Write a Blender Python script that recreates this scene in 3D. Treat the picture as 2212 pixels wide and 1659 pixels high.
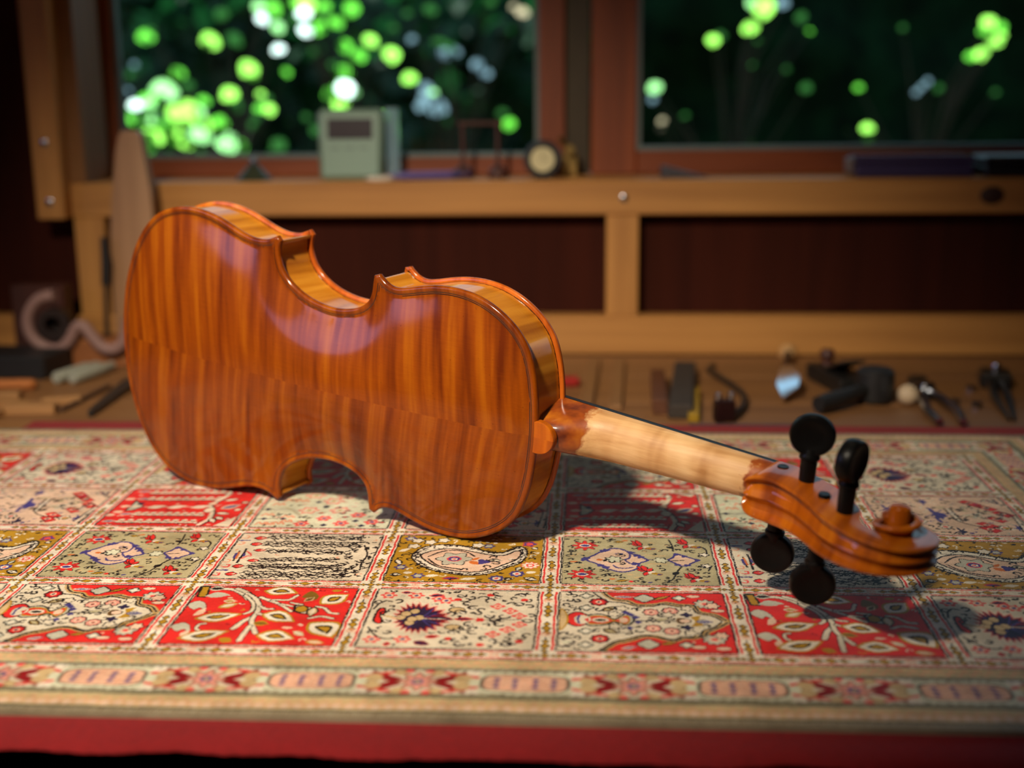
import bpy, bmesh, math, random
import numpy as np
from mathutils import Vector, Matrix, geometry

for o in list(bpy.data.objects): bpy.data.objects.remove(o)
SC = bpy.context.scene
COL = SC.collection
random.seed(7)

# ---------------------------------------------------------------- camera
PITCH, ROLL = 0.2286564, -0.0104343
fw = Vector((0, math.cos(PITCH), -math.sin(PITCH))); rt = Vector((1, 0, 0)); up = rt.cross(fw)
r2_ = rt * math.cos(ROLL) + up * math.sin(ROLL); u2_ = up * math.cos(ROLL) - rt * math.sin(ROLL)
cam_data = bpy.data.cameras.new('camera'); cam = bpy.data.objects.new('camera', cam_data); COL.objects.link(cam)
M = Matrix.Identity(4)
for i in range(3): M[i][0], M[i][1], M[i][2] = r2_[i], u2_[i], -fw[i]
M[2][3] = 0.2809
cam.matrix_world = M
cam_data.sensor_fit = 'HORIZONTAL'; cam_data.sensor_width = 36.0
cam_data.lens = 2710.86 / 2212 * 36.0
cam_data.clip_start = 0.02; cam_data.clip_end = 100
cam_data.dof.use_dof = True; cam_data.dof.focus_distance = 0.765; cam_data.dof.aperture_fstop = 3.5
SC.camera = cam
SC.view_settings.view_transform = 'Standard'; SC.view_settings.look = 'None'
SC.view_settings.exposure = 0.0; SC.view_settings.gamma = 1.0; SC.view_settings.use_curve_mapping = False

# ---------------------------------------------------------------- light
W = bpy.data.worlds.new('sky'); SC.world = W; W.use_nodes = True
bg = W.node_tree.nodes['Background']; bg.inputs[0].default_value = (0.55, 0.75, 1.0, 1); bg.inputs[1].default_value = 1.25

def light(name, kind, loc, target, power, color, **kw):
    d = bpy.data.lights.new(name, kind); o = bpy.data.objects.new(name, d); COL.objects.link(o)
    d.energy = power; d.color = color
    for k, v in kw.items(): setattr(d, k, v)
    o.location = loc
    o.rotation_euler = (Vector(target) - Vector(loc)).to_track_quat('-Z', 'Y').to_euler()
    return o
light('sun', 'SUN', (-3, 6, 8), (-3 + .15, 6 - .57, 8 - .81), 30.0, (1.0, 0.97, 0.90), angle=0.01)
light('bench_lamp_light', 'SPOT', (-0.42, -0.04, 1.0), (-0.14, 0.965, 0.0), 120.0, (1.0, 0.85, 0.66), shadow_soft_size=0.045, spot_size=math.radians(50), spot_blend=1.0)
light('side_window_daylight', 'AREA', (-1.18, 0.50, 0.52), (-0.1, 0.82, 0.12), 0.58, (0.46, 0.50, 1.0), shape='RECTANGLE', size=0.62, size_y=0.36, spread=math.radians(80))
light('overhead_fill', 'AREA', (0.30, 1.10, 1.42), (0.10, 0.95, 0.0), 0.5, (1.0, 0.80, 0.56), shape='DISK', size=0.22)  # unseen soft fill added overhead to lift the dim areas

# ---------------------------------------------------------------- helpers
YAW = -0.065
BX = Vector((math.cos(YAW), math.sin(YAW), 0)); BY = Vector((-math.sin(YAW), math.cos(YAW), 0))
BENCH = Matrix.Rotation(YAW, 4, 'Z')                # bench frame: x along the bench, y towards the window wall
BTOP = -0.005                                         # bench surface; carpet surface is z = 0

class MB:
    """collects quads and polygons of one part"""
    def __init__(s): s.v = []; s.f = []
    def add(s, vs, fs):
        n = len(s.v); s.v += [tuple(v) for v in vs]; s.f += [tuple(i + n for i in f) for f in fs]; return s
    def box(s, x0, x1, y0, y1, z0, z1, b=0.0, m=None):
        if b <= 0:
            vs = [(x, y, z) for z in (z0, z1) for y in (y0, y1) for x in (x0, x1)]
            fs = [(0, 2, 3, 1), (4, 5, 7, 6), (0, 1, 5, 4), (2, 6, 7, 3), (0, 4, 6, 2), (1, 3, 7, 5)]
        else:
            b = min(b, (x1 - x0) * .49, (y1 - y0) * .49, (z1 - z0) * .49); vs = []; lv = []
            for z, i in ((z0, b), (z0 + b, 0), (z1 - b, 0), (z1, b)):
                lv.append(len(vs))
                vs += [(x0 + i + (b if not i else 0), y0 + i, z), (x1 - i - (b if not i else 0), y0 + i, z), (x1 - i, y0 + i + (b if not i else 0), z), (x1 - i, y1 - i - (b if not i else 0), z),
                       (x1 - i - (b if not i else 0), y1 - i, z), (x0 + i + (b if not i else 0), y1 - i, z), (x0 + i, y1 - i - (b if not i else 0), z), (x0 + i, y0 + i + (b if not i else 0), z)]
            fs = [tuple(range(7, -1, -1)), tuple(range(24, 32))]
            for k in range(3):
                for j in range(8): fs.append((lv[k] + j, lv[k] + (j + 1) % 8, lv[k + 1] + (j + 1) % 8, lv[k + 1] + j))
        if m is not None: vs = [m @ Vector(v) for v in vs]
        return s.add(vs, fs)
    def rings(s, rings, cap0=True, cap1=True, closed=True):
        n = len(rings[0]); vs = [p for r in rings for p in r]; fs = []
        for k in range(len(rings) - 1):
            for j in range(n if closed else n - 1): fs.append((k * n + j, k * n + (j + 1) % n, (k + 1) * n + (j + 1) % n, (k + 1) * n + j))
        if cap0: fs.append(tuple(range(n - 1, -1, -1)))
        if cap1: fs.append(tuple((len(rings) - 1) * n + j for j in range(n)))
        return s.add(vs, fs)
    def lathe(s, prof, m=None, n=24, sx=1, sy=1):
        """prof: (radius, height) along local z"""
        R = []
        for r, h in prof: R.append([Vector((max(r, 1e-5) * sx * math.cos(2 * math.pi * j / n), max(r, 1e-5) * sy * math.sin(2 * math.pi * j / n), h)) for j in range(n)])
        if m is not None: R = [[m @ p for p in r] for r in R]
        return s.rings(R)
    def tube(s, pts, rad, n=10):
        pts = [Vector(p) for p in pts]; R = []
        rad = rad if isinstance(rad, (list, tuple)) else [rad] * len(pts)
        prev = None
        for k, p in enumerate(pts):
            t = (pts[min(k + 1, len(pts) - 1)] - pts[max(k - 1, 0)]).normalized()
            a = Vector((0, 0, 1)) if prev is None and abs(t.z) < .9 else (Vector((1, 0, 0)) if prev is None else prev)
            u = (a - t * a.dot(t)).normalized(); prev = u; w = t.cross(u)
            R.append([p + (u * math.cos(2 * math.pi * j / n) + w * math.sin(2 * math.pi * j / n)) * rad[k] for j in range(n)])
        return s.rings(R)
    def prism(s, poly, h0, h1, m=None, b=0.0):
        """poly in local xy extruded along z with an optional bevel (scaled rim)"""
        c = Vector((sum(p[0] for p in poly) / len(poly), sum(p[1] for p in poly) / len(poly)))
        def ring(h, k): return [Vector((c.x + (p[0] - c.x) * k, c.y + (p[1] - c.y) * k, h)) for p in poly]
        R = [ring(h0, 1), ring(h1, 1)] if b <= 0 else [ring(h0, 1 - b * 8), ring(h0 + b * (h1 - h0) * 4, 1), ring(h1 - b * (h1 - h0) * 4, 1), ring(h1, 1 - b * 8)]
        if m is not None: R = [[m @ p for p in r] for r in R]
        return s.rings(R)
    def mesh(s, name, mat, smooth=True, angle=35):
        me = bpy.data.meshes.new(name); me.from_pydata(s.v, [], s.f); me.update()
        bm = bmesh.new(); bm.from_mesh(me); bmesh.ops.recalc_face_normals(bm, faces=bm.faces); bm.to_mesh(me); bm.free()
        if smooth:
            me.shade_smooth(); me.set_sharp_from_angle(angle=math.radians(angle))
        if mat: me.materials.append(mat)
        return me
    def build(s, name, mat, parent=None, smooth=True, angle=35, m=None):
        return place(name, s.mesh(name, mat, smooth, angle), parent, m)

def place(name, me, parent=None, m=None):
    o = bpy.data.objects.new(name, me); COL.objects.link(o)
    if parent is not None: o.parent = parent
    if m is not None: o.matrix_local = m if parent is not None else m
    return o
def tag(o, label=None, cat=None, group=None, kind=None):
    if label: o['label'] = label
    if cat: o['category'] = cat
    if group: o['group'] = group
    if kind: o['kind'] = kind
    return o
def thing(name, label, cat, m=None, group=None, kind=None):
    o = bpy.data.objects.new(name, None); COL.objects.link(o); o.empty_display_size = .02
    if m is not None: o.matrix_world = m
    return tag(o, label, cat, group, kind)
def bench_m(x, y, z, rz=0.0): return BENCH @ Matrix.Translation((x, y, z)) @ Matrix.Rotation(rz, 4, 'Z')
def T(x, y, z): return Matrix.Translation((x, y, z))
def R(a, ax): return Matrix.Rotation(a, 4, ax)

# ---------------------------------------------------------------- materials
class NT:
    def __init__(s, name):
        s.m = bpy.data.materials.new(name); s.m.use_nodes = True; s.t = s.m.node_tree; s.p = s.t.nodes['Principled BSDF']; s.n = s.t.nodes; s.l = s.t.links
    def node(s, kind, **kw):
        n = s.n.new(kind)
        for k, v in kw.items(): setattr(n, k, v)
        return n
    def link(s, a, b): s.l.new(a, b)
    def math(s, op, a, b=None, c=None):
        n = s.node('ShaderNodeMath', operation=op)
        for i, x in enumerate((a, b, c)):
            if x is None: continue
            if isinstance(x, (int, float)): n.inputs[i].default_value = x
            else: s.link(x, n.inputs[i])
        return n.outputs[0]
    def coord(s, out='Object'): return s.node('ShaderNodeTexCoord').outputs[out]
    def mapping(s, vec, scale=(1, 1, 1), loc=(0, 0, 0), rot=(0, 0, 0)):
        n = s.node('ShaderNodeMapping'); s.link(vec, n.inputs[0]); n.inputs['Scale'].default_value = scale; n.inputs['Location'].default_value = loc; n.inputs['Rotation'].default_value = rot; return n.outputs[0]
    def noise(s, vec, scale=5, detail=3, rough=.5, dist=0):
        n = s.node('ShaderNodeTexNoise'); s.link(vec, n.inputs['Vector']); n.inputs['Scale'].default_value = scale; n.inputs['Detail'].default_value = detail; n.inputs['Roughness'].default_value = rough; n.inputs['Distortion'].default_value = dist; return n.outputs['Fac']
    def ramp(s, fac, stops):
        n = s.node('ShaderNodeValToRGB'); e = n.color_ramp.elements
        while len(e) < len(stops): e.new(.5)
        for k, (p, c) in zip(e, stops): k.position = p; k.color = (*c, 1)
        s.link(fac, n.inputs[0]); return n.outputs[0]
    def mix(s, fac, a, b, mode='MIX'):
        n = s.node('ShaderNodeMix', data_type='RGBA', blend_type=mode)
        for i, x in ((0, fac), (6, a), (7, b)):
            if isinstance(x, (int, float)): n.inputs[i].default_value = x
            elif isinstance(x, tuple): n.inputs[i].default_value = (*x, 1)
            else: s.link(x, n.inputs[i])
        return n.outputs[2]
    def bump(s, h, strength=.3, dist=.001):
        n = s.node('ShaderNodeBump'); n.inputs['Strength'].default_value = strength; n.inputs['Distance'].default_value = dist; s.link(h, n.inputs['Height']); s.link(n.outputs[0], s.p.inputs['Normal']); return n
    def set(s, **kw):
        for k, v in kw.items():
            k = k.replace('_', ' ')
            if isinstance(v, tuple): s.p.inputs[k].default_value = (*v, 1) if len(v) == 3 else v
            elif isinstance(v, (int, float)): s.p.inputs[k].default_value = v
            else: s.link(v, s.p.inputs[k])
        return s
def sr(r, g, b):
    f = lambda c: c / 12.92 if c <= .04045 else ((c + .055) / 1.055) ** 2.4
    return (f(r / 255), f(g / 255), f(b / 255))

def plain(name, col, rough=.6, var=.25, scale=30, **kw):
    n = NT(name); c = n.coord(); f = n.noise(c, scale, 3)
    col2 = tuple(x * (1 - var) for x in col)
    n.set(Base_Color=n.mix(f, col2, tuple(min(1, x * (1 + var * .6)) for x in col)), Roughness=rough, **kw)
    return n.m
def wood(name, c1, c2, axis=0, scale=1.0, rough=.55, knots=False, coat=0.0, spec=.5):
    n = NT(name); c = n.coord()
    sc = [60 * scale] * 3; sc[axis] = 2.5 * scale
    g = n.noise(n.mapping(c, tuple(sc)), 1.0, 4, .6, .6); g2 = n.noise(c, 4 * scale, 2)
    f = n.math('ADD', n.math('MULTIPLY', g, .75), n.math('MULTIPLY', g2, .3))
    col = n.ramp(f, [(.25, c1), (.75, c2)])
    n.set(Base_Color=col, Roughness=rough, Coat_Weight=coat, Specular_IOR_Level=spec)
    n.bump(g, .15, .0006)
    return n.m

PINE = wood('pine', sr(150, 98, 44), sr(196, 140, 72), 0)
PINEV = wood('pine_upright', sr(150, 98, 44), sr(196, 140, 72), 2)
REDWOOD = wood('stained_window_wood', sr(104, 46, 18), sr(152, 76, 32), 0, rough=.5)
REDWOODV = wood('stained_window_wood_upright', sr(104, 46, 18), sr(152, 76, 32), 2, rough=.5)
DARKPANEL = wood('dark_panel', sr(38, 13, 7), sr(64, 25, 13), 2, .5, .85, spec=.12)
SHADEEDGE = wood('shade_black_bench_edge', sr(16, 10, 7), sr(30, 20, 14), 0, .8, .6)  # near-black colour stands in for the shade under the cloth hem
BENCHWOOD = wood('bench_wood', sr(98, 64, 36), sr(150, 106, 62), 0, .8, .5)
STEEL = plain('steel', (.42, .44, .48), .22, .2, Metallic=1.0)
BLACKMET = plain('black_iron', (.014, .013, .012), .4, .3)
BLACKPL = plain('black_rubber', (.012, .012, .013), .5, .3)
PLASTER = plain('plaster', sr(120, 96, 72), .9, .2, 8)
# ---------------------------------------------------------------- room shell (bench frame)
def struct(name, mb, mat, label, cat, smooth=False):
    o = mb.build(name, mat, None, smooth); o.matrix_world = BENCH
    return tag(o, label, cat, kind='structure')
struct('floor', MB().box(-1.3, 1.6, -1.5, 1.42, -.92, -.9), BENCHWOOD, 'dark board floor under the workbench', 'floor')
struct('ceiling', MB().box(-1.36, 1.66, -1.56, 1.56, 1.5, 1.54), PLASTER, 'plain ceiling above the workbench', 'ceiling')
struct('wall_left', MB().box(-1.34, -1.3, -1.5, 1.42, -.9, 1.5), PLASTER, 'brown wall on the left of the bench', 'wall')
struct('wall_right', MB().box(1.6, 1.64, -1.5, 1.42, -.9, 1.5), PLASTER, 'brown wall on the right of the bench', 'wall')
struct('wall_front', MB().box(-1.34, 1.64, -1.54, -1.5, -.9, 1.5), PLASTER, 'brown wall facing the window', 'wall')
wb = MB(); wb.box(-1.3, 1.6, 1.395, 1.42, -.9, .180); wb.box(-1.3, -.612, 1.395, 1.50, .180, 1.5); wb.box(1.25, 1.6, 1.395, 1.50, .180, 1.5); wb.box(-.612, 1.25, 1.395, 1.50, .80, 1.5)
struct('wall_back', wb, DARKPANEL, 'dark brown panelled wall behind the pine rails', 'wall')
struct('trim_1', MB().box(-.578, 1.25, 1.37, 1.53, .150, .187, .0015), PINE, 'upper pine rail and ledge below the windows', 'rail')
struct('trim_2', MB().box(-.70, 1.6, 1.37, 1.395, BTOP, .0385, .0015), PINE, 'lower pine rail along the back of the bench', 'rail')
struct('trim_3', MB().box(.0155, .0505, 1.371, 1.395, .0385, .150, .001), PINEV, 'short pine stud between the two rails', 'stud')
struct('trim_4', MB().box(-.577, -.5425, 1.371, 1.395, .0385, .150, .001), PINEV, 'short pine stud near the left end of the rails', 'stud')
struct('trim_5', MB().box(-.610, -.5785, 1.352, 1.395, .149, 1.2, .0015), PINEV, 'tall upright pine board at the left window edge', 'board')
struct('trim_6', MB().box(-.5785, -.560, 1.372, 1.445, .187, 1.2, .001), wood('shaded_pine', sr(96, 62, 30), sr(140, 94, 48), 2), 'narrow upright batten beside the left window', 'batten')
for par, x, y, z in (('trim_5', -.594, 1.352, .232), ('trim_5', -.594, 1.352, .168), ('trim_1', .034, 1.37, .168)):
    s = MB().lathe([(.0001, 0), (.0042, 0), (.0042, .0016), (.003, .0022), (.0001, .0022)], R(math.pi / 2, 'X'), 12).build('screw_head', STEEL, bpy.data.objects[par]); s.location = (x, y, z)

# knot in the upper rail
kn = MB().lathe([(.0001, 0), (.011, 0), (.010, .0006), (.0001, .001)], R(math.pi / 2, 'X') , 18, 1.2, .9).build('knot', plain('knot_wood', sr(52, 26, 12), .6, .3, 200)); kn.parent = bpy.data.objects['trim_1']; kn.location = (.423, 1.3702, .169)

GLASS = NT('window_glass')
g = GLASS.node('ShaderNodeBsdfGlossy'); g.inputs['Roughness'].default_value = .02
tr = GLASS.node('ShaderNodeBsdfTransparent'); tr.inputs[0].default_value = (.86, .95, .92, 1)
mx = GLASS.node('ShaderNodeMixShader'); mx.inputs[0].default_value = .035
GLASS.link(tr.outputs[0], mx.inputs[1]); GLASS.link(g.outputs[0], mx.inputs[2]); GLASS.link(mx.outputs[0], GLASS.n['Material Output'].inputs[0])
PUTTY = plain('glazing_bead', sr(104, 116, 112), .5, .2)
def window(name, x0, x1, zb, y, stile_l, stile_r, label):
    w = thing(name, label, 'window', BENCH, kind='structure')
    MB().box(x0 - stile_l, x0, y, y + .03, .187, .80, .002).build('stile', REDWOODV, w)
    MB().box(x1, x1 + stile_r, y, y + .03, .187, .80, .002).build('stile', REDWOODV, w)
    MB().box(x0, x1, y, y + .03, .187, zb, .002).build('bottom_rail', REDWOOD, w)
    MB().box(x0, x1, y, y + .03, .76, .80, .002).build('top_rail', REDWOOD, w)
    b = MB(); b.box(x0, x1, y + .004, y + .016, zb, zb + .005); b.box(x0, x0 + .005, y + .004, y + .016, zb + .005, .76); b.box(x1 - .005, x1, y + .004, y + .016, zb + .005, .76)
    b.build('glazing_bead', PUTTY, w, False)
    MB().box(x0 + .005, x1 - .005, y + .009, y + .012, zb + .005, .76).build('pane', GLASS.m, w, False)
window('window_1', -.552, -.061, .208, 1.462, .05, .030, 'left window in stained wood, full of bright bokeh foliage')
window('window_2', .050, .95, .214, 1.462, .052, .05, 'right window in stained wood looking onto dark foliage')
struct('trim_7', MB().box(-.0305, -.0035, 1.470, 1.492, .187, .80, .001), plain('grey_metal_strip', sr(84, 74, 60), .4, .2, Metallic=.6), 'dull metal strip between the two windows', 'strip')

# ---------------------------------------------------------------- workbench
bench = thing('workbench', 'wooden workbench with long boards below the carpet', 'workbench', BENCH @ T(0, 0, -.9))
ys = [.545, .68, .86, 1.03, 1.148, 1.262, 1.368]
for a, b in zip(ys[:-1], ys[1:]): MB().box(-1.2, 1.5, a + .0006, b - .0006, BTOP + .9 - .04, BTOP + .9, .0012).build('plank', BENCHWOOD, bench)
for x in (-1.1, 1.4):
    for y in (.58, 1.3): MB().box(x - .04, x + .04, y - .04, y + .04, 0.0, BTOP + .9 - .04, .003).build('leg', BENCHWOOD, bench)
MB().box(-1.2, 1.5, .515, .5445, BTOP + .9 - .14, BTOP + .9, .002).build('front_apron', SHADEEDGE, bench)

# red felt cloth under the carpet, hanging over the front edge
n = NT('red_felt'); c = n.coord(); f = n.noise(c, 260, 3, .7); f2 = n.noise(c, 18, 2)
n.set(Base_Color=n.mix(n.math('ADD', n.math('MULTIPLY', f, .6), n.math('MULTIPLY', f2, .4)), sr(90, 3, 5), sr(152, 12, 14)), Roughness=.95, Sheen_Weight=.06, Sheen_Roughness=.4)
n.bump(f, .6, .0015)
prof = [(1.062, -.003), (1.05, -.003), (.9, -.003), (.7, -.003), (.54, -.003), (.520, -.0030), (.513, -.0034), (.508, -.0041), (.5045, -.0050), (.5025, -.0062), (.5015, -.0075)]
xs = np.linspace(-.50, .80, 521)
rsc = np.random.RandomState(4); ragged = rsc.uniform(-1, 1, 600)
def cloth_pt(x, y, z, off):
    k = max(0, min(1, (.512 - y) / .010)); i = int((x + .5) / .0025)
    w_ = .0009 * math.sin(x * 47) + .0007 * math.sin(x * 113 + 1) + .0005 * ragged[i % 600]
    return Vector((x, y - k * w_ + off[0] + (.0006 * math.sin(x * 90) if y < .53 else 0), z + off[1]))
top = [[cloth_pt(x, y, z, (0, 0)) for y, z in prof] for x in xs]
und = [[cloth_pt(x, y, z, (.0012 if z < -.0045 else 0, -.0017)) for y, z in reversed(prof)] for x in xs]
mb = MB(); mb.rings([a + b for a, b in zip(top, und)])
cl = mb.build('red_cloth', n.m, None, True, 60); cl.matrix_world = BENCH
tag(cl, 'red felt cloth under the carpet, draped over the bench front', 'cloth')
# ---------------------------------------------------------------- carpet drawing (numpy, millimetres)
CW, CH, STRIP = 105.2, 91.4, 12.6          # cell pitch and width of the bands between cells
IW, IH = CW - STRIP, CH - STRIP            # inner field of a cell
RES = 0.5
def srgb(r, g, b):
    c = np.array([r, g, b]) / 255.0
    return np.where(c <= 0.04045, c / 12.92, ((c + 0.055) / 1.055) ** 2.4)
PAL = {'cream': (216, 204, 178), 'white': (228, 218, 196), 'olive': (178, 168, 128), 'gold': (176, 134, 30), 'red': (214, 42, 36),
       'dred': (140, 16, 22), 'black': (22, 16, 13), 'blue': (66, 58, 124), 'navy': (36, 28, 62), 'pink': (222, 150, 132),
       'salmon': (224, 156, 122), 'orange': (206, 110, 46), 'tan': (200, 172, 124), 'grey': (186, 184, 164), 'blush': (224, 190, 162),
       'pale': (212, 212, 182), 'brown': (104, 74, 30), 'rose': (226, 78, 74), 'edge': (152, 142, 116), 'dgold': (120, 88, 22)}
PN = list(PAL); PI = {n: i for i, n in enumerate(PN)}
PALV = np.array([srgb(*PAL[n]) for n in PN])
rr = np.random.RandomState(5)

def homog(q, w, h):
    src = np.array(q, float); dst = np.array([(0, h), (w, h), (w, 0), (0, 0)], float)
    A = []
    for (x, y), (u, v) in zip(src, dst):
        A.append([x, y, 1, 0, 0, 0, -u * x, -u * y, -u]); A.append([0, 0, 0, x, y, 1, -v * x, -v * y, -v])
    return np.linalg.svd(np.array(A))[2][-1].reshape(3, 3)

class Canvas:
    def __init__(s, w, h, bg, quad=None, jit=0.24):
        s.w, s.h = w, h
        s.nx, s.ny = int(round(w / RES)), int(round(h / RES))
        gx, gy = np.meshgrid((np.arange(s.nx) + .5) * RES, (np.arange(s.ny) + .5) * RES)
        s.gx = gx + rr.uniform(-jit, jit, gx.shape); s.gy = gy + rr.uniform(-jit, jit, gx.shape)
        s.im = np.full(gx.shape, PI[bg], np.uint8)
        s.H = homog(quad, w, h) if quad else None
    def t(s, pts):
        p = np.array(pts, float).reshape(-1, 2)
        if s.H is None: return p
        q = np.c_[p, np.ones(len(p))] @ s.H.T
        return q[:, :2] / q[:, 2:]
    def box(s, p, m):
        x0, y0 = p.min(0) - m; x1, y1 = p.max(0) + m
        i0, i1 = max(0, int(x0 / RES)), min(s.nx, int(x1 / RES) + 2); j0, j1 = max(0, int(y0 / RES)), min(s.ny, int(y1 / RES) + 2)
        return (slice(j0, max(j0, j1)), slice(i0, max(i0, i1)))
    def _poly(s, col, p):
        b = s.box(p, .5); x, y = s.gx[b], s.gy[b]
        ins = np.zeros(x.shape, bool)
        for (ax, ay), (bx, by) in zip(p, np.roll(p, -1, 0)):
            if ay == by: continue
            ins ^= ((ay > y) != (by > y)) & (x < (bx - ax) * (y - ay) / (by - ay) + ax)
        s.im[b][ins] = PI[col]
    def _line(s, col, w, p):
        for a, c in zip(p[:-1], p[1:]):
            b = s.box(np.array([a, c]), w + .5); x, y = s.gx[b], s.gy[b]; d = c - a; L = max(d @ d, 1e-9)
            t = np.clip(((x - a[0]) * d[0] + (y - a[1]) * d[1]) / L, 0, 1)
            if col == 'black' and w < 1.1: w = w * 1.25
            s.im[b][(x - a[0] - t * d[0]) ** 2 + (y - a[1] - t * d[1]) ** 2 < (w / 2) ** 2] = PI[col]
    def smooth(s, p, closed=False, n=6):
        if len(p) < 3: return p
        q = np.vstack([p[-1], p, p[0], p[1]]) if closed else np.vstack([2 * p[0] - p[1], p, 2 * p[-1] - p[-2]])
        o = []
        for i in range(1, len(q) - 2):
            for t in np.arange(n) / n:
                a, b, c, d = q[i - 1], q[i], q[i + 1], q[i + 2]
                o.append(.5 * (2 * b + (c - a) * t + (2 * a - 5 * b + 4 * c - d) * t * t + (3 * b - a - 3 * c + d) * t ** 3))
        if not closed: o.append(q[-2])
        return np.array(o)
    def poly(s, col, pts, out=None, ow=1.0, sm=False):
        p = s.t(pts)
        if sm: p = s.smooth(p, True)
        s._poly(col, p)
        if out: s._line(out, ow, np.vstack([p, p[:1]]))
    def line(s, col, w, pts, sm=True):
        p = s.t(pts)
        s._line(col, w, s.smooth(p) if sm else p)
    def ell(s, col, c, rx, ry, out=None, ow=1.0, ang=0):
        c = s.t([c])[0]; b = s.box(np.array([c]), max(rx, ry) + ow + 1); x, y = s.gx[b] - c[0], s.gy[b] - c[1]
        ca, sa = math.cos(ang), math.sin(ang); u, v = x * ca + y * sa, -x * sa + y * ca
        if out: s.im[b][(u / (rx + ow)) ** 2 + (v / (ry + ow)) ** 2 < 1] = PI[out]
        s.im[b][(u / rx) ** 2 + (v / ry) ** 2 < 1] = PI[col]
    def flower(s, c, r, col, mid=None, core=None, n=6, out='black', ow=.95, deep=.35):
        c = s.t([c])[0]; b = s.box(np.array([c]), r + 2); x, y = s.gx[b] - c[0], s.gy[b] - c[1]
        R = np.hypot(x, y); A = np.arctan2(y, x); k = 1 - deep * (.5 - .5 * np.cos(n * A))
        if out: s.im[b][R < r * k + ow] = PI[out]
        s.im[b][R < r * k] = PI[col]
        if mid: s.im[b][R < r * .5] = PI[mid]
        if core: s.im[b][R < r * .25] = PI[core]
    def leaf(s, a, c, w, cols, bend=0.):
        a, c = s.t([a, c]); d = c - a; L = np.hypot(*d); n = np.array([-d[1], d[0]]) / L
        for k, col in enumerate(cols):
            f = 1 - k / len(cols) * .95
            t = np.linspace(0, 1, 14); prof = np.sin(np.pi * t ** .85) ** 1.15 * w / 2 * f
            m = a + d * .5; base = m + (t[:, None] - .5) * d * (1 - .16 * k) + n * (bend * L * 4 * t * (1 - t))[:, None]
            s._poly(col, np.vstack([base + n * prof[:, None], (base - n * prof[:, None])[::-1]]))
    def squig(s, col, w, c, size, seed):
        r2 = np.random.RandomState(seed); c = s.t([c])[0]; a0 = r2.uniform(0, 6.28); k = r2.choice([-1, 1])
        a = a0 + k * np.linspace(0, 4.2, 12); R = size * np.linspace(.35, 1, 12)
        s._line(col, w, c + np.c_[R * np.cos(a), R * np.sin(a) * .9])
    def scatter(s, n, cols, bgs, seed, lo=1.6, hi=3.0, w=.8, m=3):
        r2 = np.random.RandomState(seed); ok = [PI[b] for b in bgs]
        for k in range(n * 3):
            i, j = r2.randint(m, s.nx - m), r2.randint(m, s.ny - m)
            if not np.all(np.isin(s.im[j - m:j + m + 1, i - m:i + m + 1], ok)): continue
            c = np.array([i * RES, j * RES]); a = r2.uniform(0, 6.28) + r2.choice([-1, 1]) * np.linspace(0, r2.uniform(2, 4.5), 9); R = r2.uniform(lo, hi) * np.linspace(.3, 1, 9)
            s._line(cols[r2.randint(len(cols))], w, c + np.c_[R * np.cos(a), R * np.sin(a) * .9]); n -= 1
            if r2.rand() < .3: s._poly(cols[r2.randint(len(cols))], c + np.array([(-1.6, 0), (0, 1.0), (1.6, 0), (0, -1.0)]) * r2.uniform(.7, 1.2))
            if n <= 0: break
    def frame(s):
        for k, x in ((0, 'x'), (1, 'y')): pass
        e = 0.3
        s.im[(s.gx < e) | (s.gx > s.w - e) | (s.gy < e) | (s.gy > s.h - e)] = PI['black']

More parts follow.
